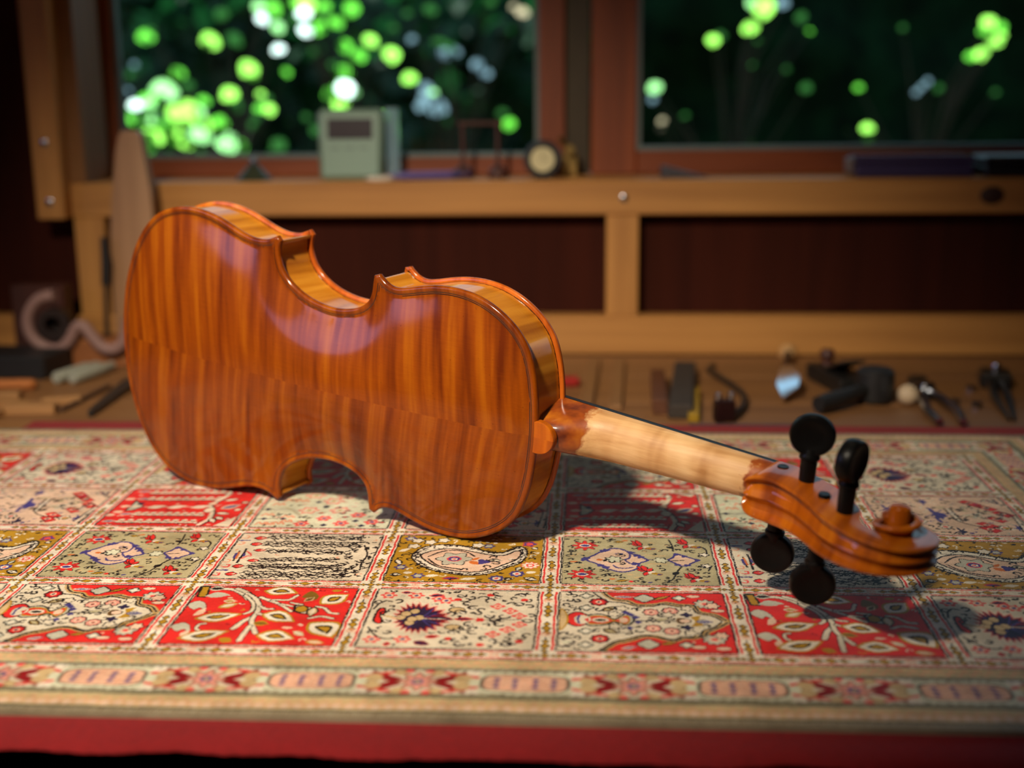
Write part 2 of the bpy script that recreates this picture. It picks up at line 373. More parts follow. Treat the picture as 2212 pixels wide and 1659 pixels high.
def d_fish():
    c = Canvas(IW, IH, 'cream', [(115, 85), (1875, 95), (2060, 750), (140, 750)])
    top = [(590, 85), (620, 120), (720, 170), (860, 188), (950, 226), (1080, 230), (1180, 222), (1260, 205), (1340, 212), (1420, 228), (1560, 232), (1600, 262), (1650, 310), (1800, 332), (1890, 375), (1925, 396)]
    bot = [(1940, 420), (1850, 470), (1740, 520), (1700, 560), (1600, 590), (1480, 596), (1400, 622), (1280, 606), (1180, 582), (1060, 582), (960, 612), (860, 640), (760, 660), (640, 735), (600, 760)]
    for poly, close in ((top, [(1990, 396), (1880, 60), (580, 60)]), (bot, [(560, 790), (2100, 790), (2000, 420)])):
        c.poly('red', poly + close)
        for w, col in ((3.6, 'gold'), (2.6, 'tan'), (1.0, 'black')): c.line(col, w, poly)
    c.line('black', .8, [(480, 95), (560, 150), (660, 195), (800, 205), (900, 230), (960, 245), (1130, 246), (1250, 222), (1400, 246), (1540, 250), (1620, 320), (1780, 350), (1880, 400)])
    c.line('black', .8, [(1880, 410), (1800, 470), (1690, 510), (1640, 580), (1460, 580), (1380, 610), (1260, 592), (1060, 566), (900, 606), (740, 646), (600, 735)])
    # fish
    c.poly('grey', [(390, 395), (440, 350), (560, 335), (660, 360), (730, 395), (800, 355), (860, 325), (930, 360), (940, 410), (880, 460), (800, 440), (730, 425), (640, 455), (500, 470), (420, 450)], out='black', sm=True)
    c.poly('gold', [(390, 398), (500, 352), (640, 362), (735, 402), (860, 345), (905, 400), (860, 452), (735, 418), (640, 446), (470, 452)], sm=True)
    c.poly('red', [(395, 400), (500, 364), (630, 372), (735, 408), (850, 362), (885, 402), (850, 440), (735, 412), (630, 438), (480, 440)], sm=True)
    c.ell('cream', (580, 403), 4.6, 3.2); c.ell('black', (580, 403), 3.0, 1.5); c.ell('blush', (830, 402), 2.4, 3.4)
    c.ell('red', (330, 395), 5.6, 9.2, out='black', ow=1); c.ell('grey', (372, 400), 4.0, 6.2); c.ell('cream', (392, 398), 4.0, 5.2); c.line('blue', 1.2, [(350, 350), (330, 395), (350, 440)])
    c.poly('red', [(395, 400), (450, 375), (450, 430)])
    for x, y, r, k in ((545, 200, 5.0, 'dred'), (590, 612, 4.8, 'dred')):
        c.flower((x, y), r, k, 'blush', 'blue', 8, deep=.2); c.flower((x, y), r * .8, 'red', 'blush', 'navy', 8, None, deep=.2)
    for x, y in ((1120, 312), (1325, 295), (1155, 492), (1355, 520)): c.flower((x, y), 4.3, 'pink', 'blush', 'dred', 8, deep=.18)
    for x, y in ((400, 130), (415, 265), (430, 528), (440, 680)): c.flower((x, y), 3.6, 'grey', 'white', None, 4)
    for x, y, r in ((1035, 155, 5.2), (1115, 665, 5.4)): c.flower((x, y), r, 'grey', None, None, 4, deep=.2)
    for x, y in ((1410, 150), (1520, 668)): c.flower((x, y), 3.5, 'grey', 'white', None, 4)
    for x, y in ((1690, 215), (1810, 605)): c.flower((x, y), 6.2, 'grey', 'blush', 'rose', 9, deep=.25)
    c.flower((1770, 235), 4.2, 'blush', None, None, 6); c.flower((1880, 560), 4, 'blush', None, None, 6)
    for x, y in ((1830, 290), (1910, 700), (1560, 130), (1650, 690)): c.ell('blush', (x, y), 3.6, 1.8, 'black', .5)
    c.leaf((1130, 175), (1330, 120), 4, ['black', 'gold']); c.leaf((1240, 665), (1420, 640), 4, ['black', 'gold'])
    c.leaf((700, 140), (940, 140), 3, ['white', 'blue']); c.leaf((820, 720), (1010, 690), 3, ['white', 'blue'])
    for x, y in ((840, 315), (900, 340), (960, 370), (990, 425), (900, 490), (850, 500)): c.flower((x, y), 2.4, 'blue', None, None, 4, None)
    for x, y in ((1500, 340), (1520, 480)): c.flower((x, y), 3.6, 'navy', None, None, 4, None)
    c.poly('gold', [(1540, 360), (1650, 345), (1640, 400), (1690, 455), (1560, 470), (1600, 410)]); c.ell('brown', (1450, 405), 3, 4.2); c.ell('blush', (1490, 405), 3, 2.4, 'black', .6)
    c.leaf((1600, 412), (1800, 415), 5, ['blue', 'grey', 'blue'])
    for x, y in ((690, 275), (720, 520)): c.leaf((x - 110, y + (30 if y < 400 else -20)), (x + 70, y - (30 if y < 400 else -35)), 6, ['black', 'dgold', 'olive'])
    for x, y in ((800, 270), (720, 335), (740, 470), (850, 520), (1300, 340), (1500, 265), (1560, 540)): c.flower((x, y), 3.4, 'cream', None, None, 5)
    for i, (x, y) in enumerate([(200, 110), (260, 125), (220, 180), (300, 190), (200, 230), (260, 250), (330, 290), (210, 300), (200, 560), (270, 560), (220, 620), (290, 650), (200, 690), (280, 700), (330, 600), (990, 280), (1230, 345), (1000, 520), (1100, 420), (1210, 400), (1290, 420), (1350, 380), (700, 260), (930, 280), (560, 290), (560, 520), (900, 540), (1430, 470)]):
        c.squig('black', .8, (x, y), 2.6, i)
    c.line('black', .7, [(150, 190), (330, 195)]); c.line('black', .7, [(150, 610), (330, 610)]); c.leaf((160, 655), (300, 650), 3, ['pale'])
    c.poly('tan', [(130, 290), (190, 320), (220, 400), (200, 470), (140, 510)], out='gold', sm=True)
    c.line('black', .8, [(960, 408), (1380, 410)]); c.leaf((1180, 400), (1320, 380), 3, ['olive'])
    return c

def d_tree():
    c = Canvas(IW, IH, 'red', [(530, 35), (2150, 45), (1870, 640), (90, 625)])
    def branch(p, w=2.6):
        c.line('black', w + 1.2, p); c.line('cream', w, p)
    for y0 in (0, 1):
        p = [(700, 60), (850, 70), (960, 120), (1010, 170)] if y0 == 0 else [(900, 60), (1010, 110), (1090, 190), (1110, 270), (1080, 340), (960, 400), (860, 470)]
        branch(p, 3)
    branch([(1000, 110), (1080, 160), (1120, 230), (1110, 300), (1060, 370), (1050, 430), (1090, 520)], 2.6); branch([(980, 130), (1060, 210), (1050, 290), (980, 320)], 2)
    branch([(1140, 150), (1230, 190), (1350, 250), (1450, 300)], 2.2); branch([(1260, 190), (1420, 190), (1520, 130)], 1.8); branch([(1330, 240), (1460, 250)], 1.6)
    branch([(1120, 330), (1180, 350)], 2); branch([(1140, 250), (1190, 285), (1270, 295)], 1.8); branch([(1460, 215), (1560, 225)], 1.8); branch([(1720, 240), (1800, 255), (1850, 300), (1930, 310)], 1.8)
    branch([(1640, 360), (1760, 340), (1880, 360)], 1.8); branch([(520, 500), (480, 470), (510, 430), (570, 420)], 1.6); branch([(1030, 450), (920, 590)], 2.6)
    for a, b, w, bd in (((450, 370), (960, 320), 10, -.04), ((280, 570), (830, 490), 11, -.05), ((1150, 340), (1500, 400), 11, .05), ((1090, 540), (1500, 570), 11, .06), ((1170, 80), (1530, 110), 11, .06), ((1750, 215), (2060, 105), 12, .03), ((1640, 400), (1880, 560), 15, .12)):
        c.leaf(a, b, w * 1.3, ['gold', 'white', 'white', 'black', 'gold'], bd)
    c.leaf((1480, 300), (1680, 250), 15, ['black', 'cream', 'tan', 'gold'], .05); c.ell('gold', (1560, 270), 3, 4, 'black', .9)
    c.poly('gold', [(530, 40), (610, 40), (590, 110), (560, 150), (480, 145)], out='black')
    c.leaf((600, 60), (780, 60), 7, ['grey', 'black']); c.leaf((560, 140), (830, 130), 8, ['grey', 'grey'], .1)
    c.leaf((690, 260), (920, 210), 7, ['gold', 'tan', 'cream']); c.leaf((750, 190), (900, 190), 5, ['cream', 'gold'])
    for y in (230, 450):
        x = 380 if y == 230 else 220
        c.poly('grey', [(x, y), (x + 100, y - 40), (x + 170, y - 30), (x + 200, y + 10), (x + 180, y + 60), (x + 130, y + 30), (x + 60, y + 50)], sm=True, out='dred', ow=.6)
        c.leaf((x + 90, y + 100), (x + 200, y + 30), 4, ['blush'])
    c.leaf((440, 340), (580, 290), 4, ['blush'])
    c.poly('dgold', [(1570, 140), (1660, 80), (1740, 130), (1700, 170), (1620, 160)], sm=True); c.leaf((1590, 190), (1700, 140), 5, ['tan', 'brown'])
    c.leaf((1060, 420), (1230, 440), 6, ['gold', 'dgold']); c.leaf((720, 570), (850, 600), 6, ['gold']); c.leaf((1600, 590), (1800, 610), 6, ['gold', 'blush']); c.leaf((1350, 460), (1480, 460), 3, ['blush']); c.leaf((1480, 490), (1590, 540), 5, ['tan', 'cream']); c.leaf((1870, 75), (1990, 70), 3.5, ['gold'])
    c.leaf((1700, 240), (1640, 350), 7, ['black', 'tan', 'cream'])
    return c

def d_flower():
    c = Canvas(IW, IH, 'cream', [(180, 660), (1955, 700), (1950, 1340), (-90, 1300)])
    r2 = np.random.RandomState(3)
    def palm(k, cols):
        p = []
        for i, a in enumerate(np.linspace(0, 2 * np.pi, 44, endpoint=False)):
            rad = (1 if i % 2 == 0 else .72) * k
            x, y = 600 + 240 * rad * math.cos(a) * (1.45 if abs(a - math.pi) > 2.6 and False else 1) , 980 + 158 * rad * math.sin(a)
            if math.cos(a) > .1: x += 120 * math.cos(a) ** 2 * k
            p.append((x, y))
        c.poly(cols, p)
    palm(1.18, 'pink'); palm(1.06, 'dred'); palm(.9, 'navy')
    c.leaf((700, 960), (1050, 1000), 7, ['dred', 'navy']); c.leaf((1040, 990), (1270, 990), 5, ['red', 'dred', 'navy'])
    for a in (-.9, -.45, .45, .9, 2.3, -2.3): c.line('blue', .9, [(660, 985), (660 + 230 * math.cos(a), 985 + 140 * math.sin(a))])
    for x, y in ((590, 905), (430, 970), (640, 975), (530, 1030), (490, 930), (560, 990)): c.ell('tan', (x, y), 2.6, 3.2, 'black', .5)
    c.line('blue', 1, [(260, 950), (420, 970)]); c.line('tan', 2.2, [(230, 950), (430, 985)]); c.line('white', .7, [(680, 985), (940, 990)])
    c.poly('red', [(140, 940), (180, 880), (240, 870), (250, 920), (190, 950), (215, 1000), (190, 1040), (120, 1010)], out='black', sm=True)
    for x, y in ((290, 730), (600, 735), (100, 1215), (460, 1215), (860, 770), (940, 790)): c.flower((x, y), 5, 'rose', 'blush', 'blue', 6, None)
    for x, y in ((1520, 855), (1660, 905), (1770, 960), (1775, 1055), (1645, 1110), (1485, 1160)): c.flower((x, y), 4.4, 'rose', 'blush', 'rose', 4, None)
    c.leaf((430, 700), (560, 705), 4, ['rose', 'navy']); c.leaf((740, 740), (920, 730), 5, ['rose', 'navy']); c.leaf((230, 1265), (330, 1270), 5, ['rose', 'dred']); c.leaf((580, 1240), (780, 1280), 6, ['dred', 'navy']); c.leaf((710, 1190), (890, 1180), 5, ['rose', 'dred'])
    for x, y in ((1065, 890), (1030, 1080)): c.ell('tan', (x, y), 4, 3, 'black', .8); c.squig('black', .9, (x + 40, y + 20), 4, int(x))
    for x, y in ((1070, 780), (1430, 735), (1810, 790), (980, 1210), (1350, 1280), (1790, 1245)): c.ell('red', (x, y), 2.2, 2)
    for x, y in ((1330, 1000),): c.flower((x, y), 3, 'red', None, None, 6, None)
    pts = [(1100, 740), (1160, 780), (1220, 760), (1180, 820), (1370, 770), (1450, 790), (1520, 760), (1500, 720), (1700, 770), (1760, 830), (1850, 800), (1870, 860), (1780, 740), (1680, 830), (390, 790), (180, 800), (330, 890), (250, 920), (260, 1010), (120, 1130), (280, 1130), (1240, 870), (1350, 890), (1300, 930), (1420, 960), (1490, 990), (1560, 1000), (1450, 1030), (1540, 1050), (1590, 960), (1220, 1050), (1250, 1130), (1180, 1090), (1020, 1140), (1060, 1220), (1150, 1200), (1100, 1270), (950, 1250), (1390, 1200), (1480, 1230), (1540, 1270), (1640, 1210), (1700, 1260), (1820, 1200), (1880, 1170), (1640, 1280), (1880, 1010), (1900, 960), (1130, 920), (990, 930)]
    for i, (x, y) in enumerate(pts):
        c.squig('black', .85, (x, y), r2.uniform(2.4, 4.2), i + 40)
        if i % 3 == 0: c.leaf((x - 40, y - 12), (x + 45, y + 16), 3.2, ['black', 'white'])
    c.line('black', .8, [(120, 880), (180, 820), (260, 790), (330, 800)]); c.line('black', .8, [(60, 1080), (140, 1170), (260, 1210), (350, 1200)]); c.line('black', .6, [(1400, 1000), (1900, 1000)])
    return c

def d_yellow():
    c = Canvas(IW, IH, 'gold', [(420, 70), (1985, 100), (1945, 600), (240, 570)])
    body = [(540, 300), (640, 215), (800, 180), (1000, 180), (1180, 205), (1350, 250), (1500, 270), (1620, 250), (1720, 205), (1790, 235), (1800, 300), (1740, 380), (1600, 430), (1430, 490), (1240, 515), (1050, 505), (860, 475), (700, 430), (590, 370)]
    c.poly('white', body, out='black', ow=1.2, sm=True)
    inner = [(640, 300), (740, 250), (900, 225), (1050, 230), (1220, 260), (1400, 295), (1560, 300), (1680, 255), (1740, 270), (1700, 340), (1560, 400), (1400, 455), (1220, 480), (1040, 468), (880, 435), (760, 390)]
    c.poly('blush', inner, out='black', ow=.7, sm=True)
    P = c.smooth(c.t(body), True)
    for i in range(0, len(P), 1):
        q = P[i] + (np.array([IW * .52, IH * .52]) - P[i]) * .07
        c._line('black', .9, np.array([q, q + rr.uniform(-2.2, 2.2, 2)])); c._line('black', .7, np.array([P[i], P[i] + rr.uniform(-2.4, 2.4, 2)]))
    c.line('black', .7, [(720, 310), (850, 260), (1000, 240), (1150, 265), (1230, 310)]); c.line('black', .7, [(720, 330), (820, 400), (950, 430), (1100, 450)])
    c.flower((1010, 335), 11, 'grey', None, None, 6, 'black', .9, .3); c.ell('rose', (1010, 335), 4.6, 4.4); c.ell('blue', (1010, 335), 3.6, 3.4); c.ell('white', (1010, 337), 2.2, 2.0); c.ell('rose', (1010, 337), 1.2, 1.1)
    c.leaf((1180, 360), (1280, 400), 5, ['orange']); c.leaf((1200, 355), (1290, 320), 3, ['orange']); c.flower((1330, 370), 4.6, 'blue', None, None, 3, None); c.leaf((1380, 350), (1540, 360), 6, ['black', 'cream'])
    for i, (x, y) in enumerate([(1420, 350), (1480, 380), (1450, 320), (1360, 420), (460, 290), (520, 330), (560, 260), (580, 400), (640, 430), (600, 300)]): c.squig('black', .9, (x, y), 3, i + 90)
    for x, y in ((520, 105), (425, 420), (620, 515), (1385, 200)): c.flower((x, y), 4.4, 'blue', 'grey', None, 6, None)
    for x, y in ((1480, 548), (1700, 500)): c.flower((x, y), 5, 'blue', 'white', 'rose', 8, None, deep=.2)
    for x, y in ((600, 130), (740, 150), (560, 190), (890, 130), (850, 200), (1270, 190)): c.flower((x, y), 4, 'white', None, None, 5)
    c.flower((1840, 410), 5.4, 'white', 'rose', 'white', 9, 'rose', .8); c.flower((1830, 180), 4.6, 'blue', 'rose', None, 5, 'red', .6)
    for a, b, w, k in (((370, 330), (430, 400), 5, ['black', 'white']), ((390, 250), (530, 210), 4, ['white']), ((690, 520), (860, 510), 4, ['white']), ((300, 500), (450, 500), 6, ['black', 'white']), ((450, 480), (560, 480), 4, ['white']), ((1080, 555), (1270, 545), 4, ['white']), ((880, 545), (1090, 545), 4.6, ['red', 'blue']), ((1530, 560), (1680, 545), 5, ['black', 'white']), ((1770, 540), (1930, 570), 6, ['black', 'white']), ((1790, 490), (1920, 480), 4, ['white']), ((1740, 425), (1690, 470), 5, ['black', 'grey']), ((1860, 215), (1920, 240), 5, ['black', 'white']), ((260, 545), (340, 545), 5, ['black', 'gold'])):
        c.leaf(a, b, w, k)
    for i, (x, y) in enumerate([(1880, 270), (1870, 340), (380, 500), (1600, 560), (450, 150), (660, 100), (1000, 560), (760, 560), (1300, 570), (1840, 560), (1900, 130), (1180, 150)]): c.squig('black', .8, (x, y), 2.6, i + 7)
    return c

def d_olive():
    c = Canvas(IW, IH, 'olive', [(650, 90), (2300, 100), (1840, 610), (60, 605)])
    heart = [(640, 340), (800, 285), (930, 245), (1080, 215), (1180, 225), (1230, 270), (1330, 345), (1200, 380), (1120, 430), (1000, 460), (880, 470), (780, 440), (720, 390)]
    c.poly('blush', heart, out='blue', ow=1.7, sm=True)
    c.line('blue', 1.4, [(1230, 260), (1150, 320), (1080, 340), (1120, 390), (1200, 380)]); c.line('blue', 1.2, [(1080, 420), (1000, 430), (900, 425), (880, 400)]); c.line('blue', 1.2, [(1050, 270), (1130, 270)])
    for x, y in ((610, 340), (650, 325), (930, 245), (980, 235), (770, 420), (730, 400), (1240, 260), (1270, 290), (1150, 380), (1290, 310)): c.flower((x, y), 2.7, 'blue', None, None, 3, None)
    c.flower((960, 335), 5.4, 'pale', None, None, 7); c.ell('orange', (790, 340), 2, 1.6)
    for i, (x, y) in enumerate([(1060, 280), (1100, 290), (900, 360), (1000, 380), (870, 345)]): c.squig('black', .8, (x, y), 2.4, i)
    c.line('blue', 1, [(1330, 345), (1420, 345)])
    spear = [(1570, 335), (1660, 310), (1740, 265), (1800, 290), (1920, 340), (1800, 370), (1720, 400), (1640, 400)]
    c.poly('blush', spear, out='blue', ow=1.6); c.line('black', .8, [(1600, 345), (1750, 340)])
    for x, y in ((1740, 275), (1800, 295), (1900, 335), (1620, 385), (1720, 395)): c.flower((x, y), 2.4, 'blue', None, None, 3, None)
    c.flower((1480, 345), 4.4, 'pale', None, None, 6); c.line('tan', 1.4, [(1370, 285), (1450, 300), (1590, 290)]); c.line('tan', 1.4, [(1260, 410), (1330, 390), (1500, 385)])
    for x, y, k in ((790, 185, 1), (410, 500, 1)):
        c.flower((x, y), 8.4, 'red', None, None, 8, 'black', .7, .5); c.ell('white', (x + 5, y), 3.8, 2.8); c.ell('blue', (x + 5, y), 2.8, 1.9); c.leaf((x + 60, y - 14), (x + 150, y - 10), 3.4, ['black', 'red'])
    for x, y in ((1440, 190), (1190, 470), (1980, 170), (1640, 540)):
        for a in (-2.7, -2.1, -1.5, 2.5, .6 if y < 300 else -.5):
            c.leaf((x, y), (x + 110 * math.cos(a), y + 75 * math.sin(a)), 4.4, ['black', 'red', 'red'])
        c.ell('white', (x + 40, y + 10), 2.4, 2); c.ell('gold', (x + 60, y + 20), 2, 1.6); c.leaf((x + 60, y + 30), (x + 150, y + 25), 4, ['gold', 'blue'])
    c.leaf((1170, 140), (1290, 145), 4, ['black', 'gold']); c.leaf((700, 575), (900, 555), 4, ['black', 'gold']); c.leaf((860, 575), (930, 570), 3, ['red']); c.leaf((1060, 585), (1130, 580), 2, ['blue'])
    c.line('black', .9, [(1830, 120), (1790, 190), (1740, 240)]); c.leaf((1720, 210), (1780, 190), 5, ['black']); c.line('black', 1.0, [(1280, 585), (1400, 540), (1520, 470), (1640, 410)]); c.leaf((1440, 500), (1560, 460), 4, ['black'])
    c.line('black', .9, [(2100, 190), (2130, 220), (2080, 280)]); c.line('black', .8, [(1820, 400), (1900, 420), (1980, 400), (1900, 450)])
    for x, y in ((2040, 280), (1930, 400)): c.flower((x, y), 3, 'white', None, None, 5)
    r2 = np.random.RandomState(8)
    for i, (x, y) in enumerate([(540, 250), (570, 280), (600, 240), (600, 200), (940, 150), (1000, 150), (1080, 190), (1120, 130), (360, 390), (420, 380), (320, 420), (250, 470), (220, 550), (560, 430), (600, 440), (640, 510), (700, 500), (760, 505), (820, 505), (730, 460), (1300, 560), (1380, 570), (1340, 530), (1250, 590), (1500, 520), (1860, 180), (1900, 240), (1970, 240), (2000, 290), (1720, 440), (1800, 440), (1700, 530), (1850, 480), (1880, 410), (1380, 440), (1050, 540), (960, 570), (560, 540), (600, 560), (2160, 130), (1330, 160), (480, 300), (350, 560)]):
        c.squig('black', .75, (x, y), r2.uniform(1.6, 3.0), i + 20)
    for x, y in ((520, 300), (460, 365), (560, 545), (700, 550), (960, 500), (1000, 530), (1310, 130)): c.leaf((x - 40, y), (x + 60, y - 4), 2.2, ['orange' if x % 40 else 'tan'])
    return c

def d_vine():
    c = Canvas(IW, IH, 'cream', [(480, 45), (2110, 75), (1880, 605), (55, 595)])
    r2 = np.random.RandomState(12)
    def lane(xa, ya, xb, yb, rows, sp):
        A, B = c.t([(xa, ya), (xb, yb)]); L = np.hypot(*(B - A)); n = int(L / 2.6)
        for k in range(n):
            for r in range(rows):
                p = A + (B - A) * (k + .5 * (r % 2)) / n + np.array([0, (r - (rows - 1) / 2) * sp]) + r2.uniform(-.5, .5, 2)
                q = p + np.array([1.9, r2.choice([-1.3, 1.3]) + r2.uniform(-.5, .5)]); s2 = q + np.array([r2.uniform(.2, 1.4), r2.uniform(-1.4, 1.4)])
                c._line('black', .95, np.array([p, q, s2]))
            if k % 2: 
                m = A + (B - A) * k / n; c._line('black', .9, np.array([m, m + [1.8, 0]]))
    lane(770, 85, 1880, 110, 3, 2.9); lane(720, 165, 1860, 190, 4, 2.6); lane(740, 250, 1620, 270, 3, 2.4)
    lane(680, 360, 1600, 360, 3, 2.4); lane(530, 440, 1640, 450, 4, 2.6); lane(440, 540, 1700, 540, 4, 2.7)
    c.line('black', .9, [(1500, 240), (1600, 260), (1640, 290), (1580, 300)]); c.line('black', .9, [(520, 440), (1640, 460)])
    for x, y in ((700, 100), (650, 172), (690, 245), (610, 370), (430, 440), (345, 535)):
        w = 5.6 if y > 400 or y < 200 else 4
        c.leaf((x - 95, y + 3), (x + 75, y), w + 1.4, ['black', 'red', 'red', 'rose']); c.leaf((x - 10, y), (x + 40, y), 1.6, ['blush'])
    for i in range(70):
        x, y = r2.uniform(1640, 2010), r2.uniform(90, 560); x -= (y - 300) * .42
        if (x - 1830 + (y - 310) * .42) ** 2 / 90 ** 2 + (y - 305) ** 2 / 60 ** 2 < 1: continue
        p = c.t([(x, y)])[0]; c._line('black', 1.0, np.array([p, p + r2.uniform(-2.4, 2.4, 2), p + r2.uniform(-2.4, 2.4, 2)]))
    c.line('black', 1.0, [(1900, 190), (1930, 300), (1870, 400), (1850, 480)])
    # little temple on the left
    c.line('black', 1.6, [(515, 230), (480, 290), (440, 340), (400, 400)]); c.line('black', 1.4, [(430, 260), (400, 310), (355, 375)]); c.line('blue', 2.6, [(400, 290), (370, 340)]); c.line('orange', 1.4, [(430, 270), (390, 350)]); c.line('blue', 1.6, [(490, 290), (480, 320)])
    c.line('rose', 1.3, [(520, 260), (560, 290), (570, 315), (520, 320), (450, 350)]); c.line('salmon', 1.2, [(410, 235), (380, 250)])
    for x, y in ((460, 165), (280, 440), (160, 545), (520, 90), (290, 380)): c.line('rose' if y > 400 else 'salmon', 1.3, [(x - 60, y + 10), (x, y + 14), (x + 30, y - 12), (x, y - 16)])
    c.line('blue', 1.6, [(440, 130), (550, 130)]); c.line('blue', 1.8, [(155, 490), (280, 492)])
    return c

def d_redlines():
    c = Canvas(IW, IH, 'red', [(470, 80), (1975, 100), (1670, 490), (85, 475)])
    r2 = np.random.RandomState(2)
    for (xa, ya, xb, yb) in ((730, 115, 1540, 115), (700, 185, 1500, 185), (560, 350, 1300, 355), (380, 430, 1230, 435)):
        A, B = c.t([(xa, ya), (xb, yb)]); n = 8
        for k in range(n + 1):
            p = A + (B - A) * k / n; 
            for dx, dy in ((0, 2.3), (2.6, -2.3), (-1.6, -1.6)):
                c._poly('cream', p + np.array([(-2.6, 0), (0, 2.4), (2.6, .4), (.6, -2.4)]) + [dx, dy]); c._line('black', .8, p + np.array([(dx - 2, dy - 1.6), (dx + 1.2, dy - 2.2)]))
            c._line('dred', 1.2, p + np.array([(4, -3), (5.4, 3)]))
    c.line('dred', 1, [(380, 395), (1330, 395)]); c.line('dred', 1, [(700, 150), (1560, 150)])
    for x in (780, 1020, 1300): c.leaf((x - 120, 285), (x + 130, 265), 7.5, ['blush', 'white', 'white'])
    c.line('grey', 1.2, [(640, 275), (1400, 275)])
    c.poly('grey', [(410, 320), (520, 205), (620, 270), (500, 310)], out='black'); c.ell('cream', (530, 270), 2.5, 2); c.ell('navy', (580, 240), 2, 3)
    for x, y in ((450, 352), (255, 432), (620, 185), (610, 105)): c.leaf((x - 110, y + 4), (x + 90, y - 2), 5, ['pink', 'grey', 'blue'])
    c.line('cream', 3.2, [(1300, 470), (1420, 400), (1450, 320), (1420, 250), (1540, 190), (1640, 130)]); c.line('black', .8, [(1330, 480), (1450, 405), (1480, 320), (1450, 255), (1560, 200)])
    c.ell('cream', (1410, 310), 3.4, 5, 'black', .6); c.ell('blush', (1440, 240), 3, 3, 'black', .6)
    for a, b in (((1490, 340), (1660, 355)), ((1500, 380), (1570, 420)), ((1430, 400), (1480, 450)), ((1560, 210), (1760, 190)), ((1600, 150), (1640, 100))): c.leaf(a, b, 6, ['black', 'cream', 'white'])
    c.leaf((1530, 300), (1790, 250), 10, ['pink', 'grey', 'blue']); c.poly('cream', [(1740, 380), (1470, 480), (1650, 490)]); c.poly('cream', [(1880, 130), (1990, 90), (1700, 90)])
    for x, y in ((1820, 230), (1740, 310)): c.ell('cream', (x, y), 2, 2, 'black', .8)
    for x, y in ((330, 330), (240, 365), (440, 190), (400, 270)): c.ell('blush', (x, y), 3.4, 2.6, 'rose', .7)
    return c

def d_pale():
    c = Canvas(IW, IH, 'pale', [(420, 30), (2250, 60), (2000, 610), (15, 590)])
    r2 = np.random.RandomState(6)
    for x, y in ((780, 540), (1110, 460), (1350, 535), (1600, 410), (1790, 515)): c.flower((x, y), 5.4, 'rose', 'pink', 'blue', 6, 'pink', .8)
    for x, y in ((890, 340), (1340, 340), (1000, 110), (1450, 120), (1800, 140), (1250, 200)): c.flower((x, y), 6.4, 'blush', 'pale', 'gold', 6, 'rose', 1.2)
    for x, y in ((300, 400), (590, 430), (190, 535), (300, 535), (440, 530), (560, 500), (460, 240), (800, 190), (640, 180), (600, 90)): c.line('salmon', 1.6, [(x - 90, y + 18), (x - 30, y - 18), (x + 10, y + 14), (x + 60, y - 16), (x + 80, y + 18)])
    for y in (325, 465): c.line('black', .7, [(120, y), (440, y)])
    for x, y in ((510, 465), (1100, 560), (880, 455), (1640, 570), (1030, 215), (1560, 500), (230, 465), (300, 320), (1140, 280), (1690, 330)): c.flower((x, y), 2.6, 'navy', None, None, 4, None)
    for x, y in ((1420, 440), (1940, 520), (1070, 380)): c.leaf((x - 60, y), (x + 60, y), 3.5, ['black', 'dred', 'rose'])
    c.line('grey', 3, [(420, 330), (640, 320), (760, 430)]); c.line('olive', 1.2, [(560, 290), (660, 340), (780, 430)])
    for i in range(36):
        c.squig(('black', 'olive', 'black')[i % 3], .7, (r2.uniform(150, 2000), r2.uniform(80, 580)), r2.uniform(1.6, 3), i)
    for x, y in ((600, 570), (1500, 590), (1700, 330), (1850, 590)): c.leaf((x - 60, y), (x + 60, y - 10), 3, ['black', 'olive'])
    return c

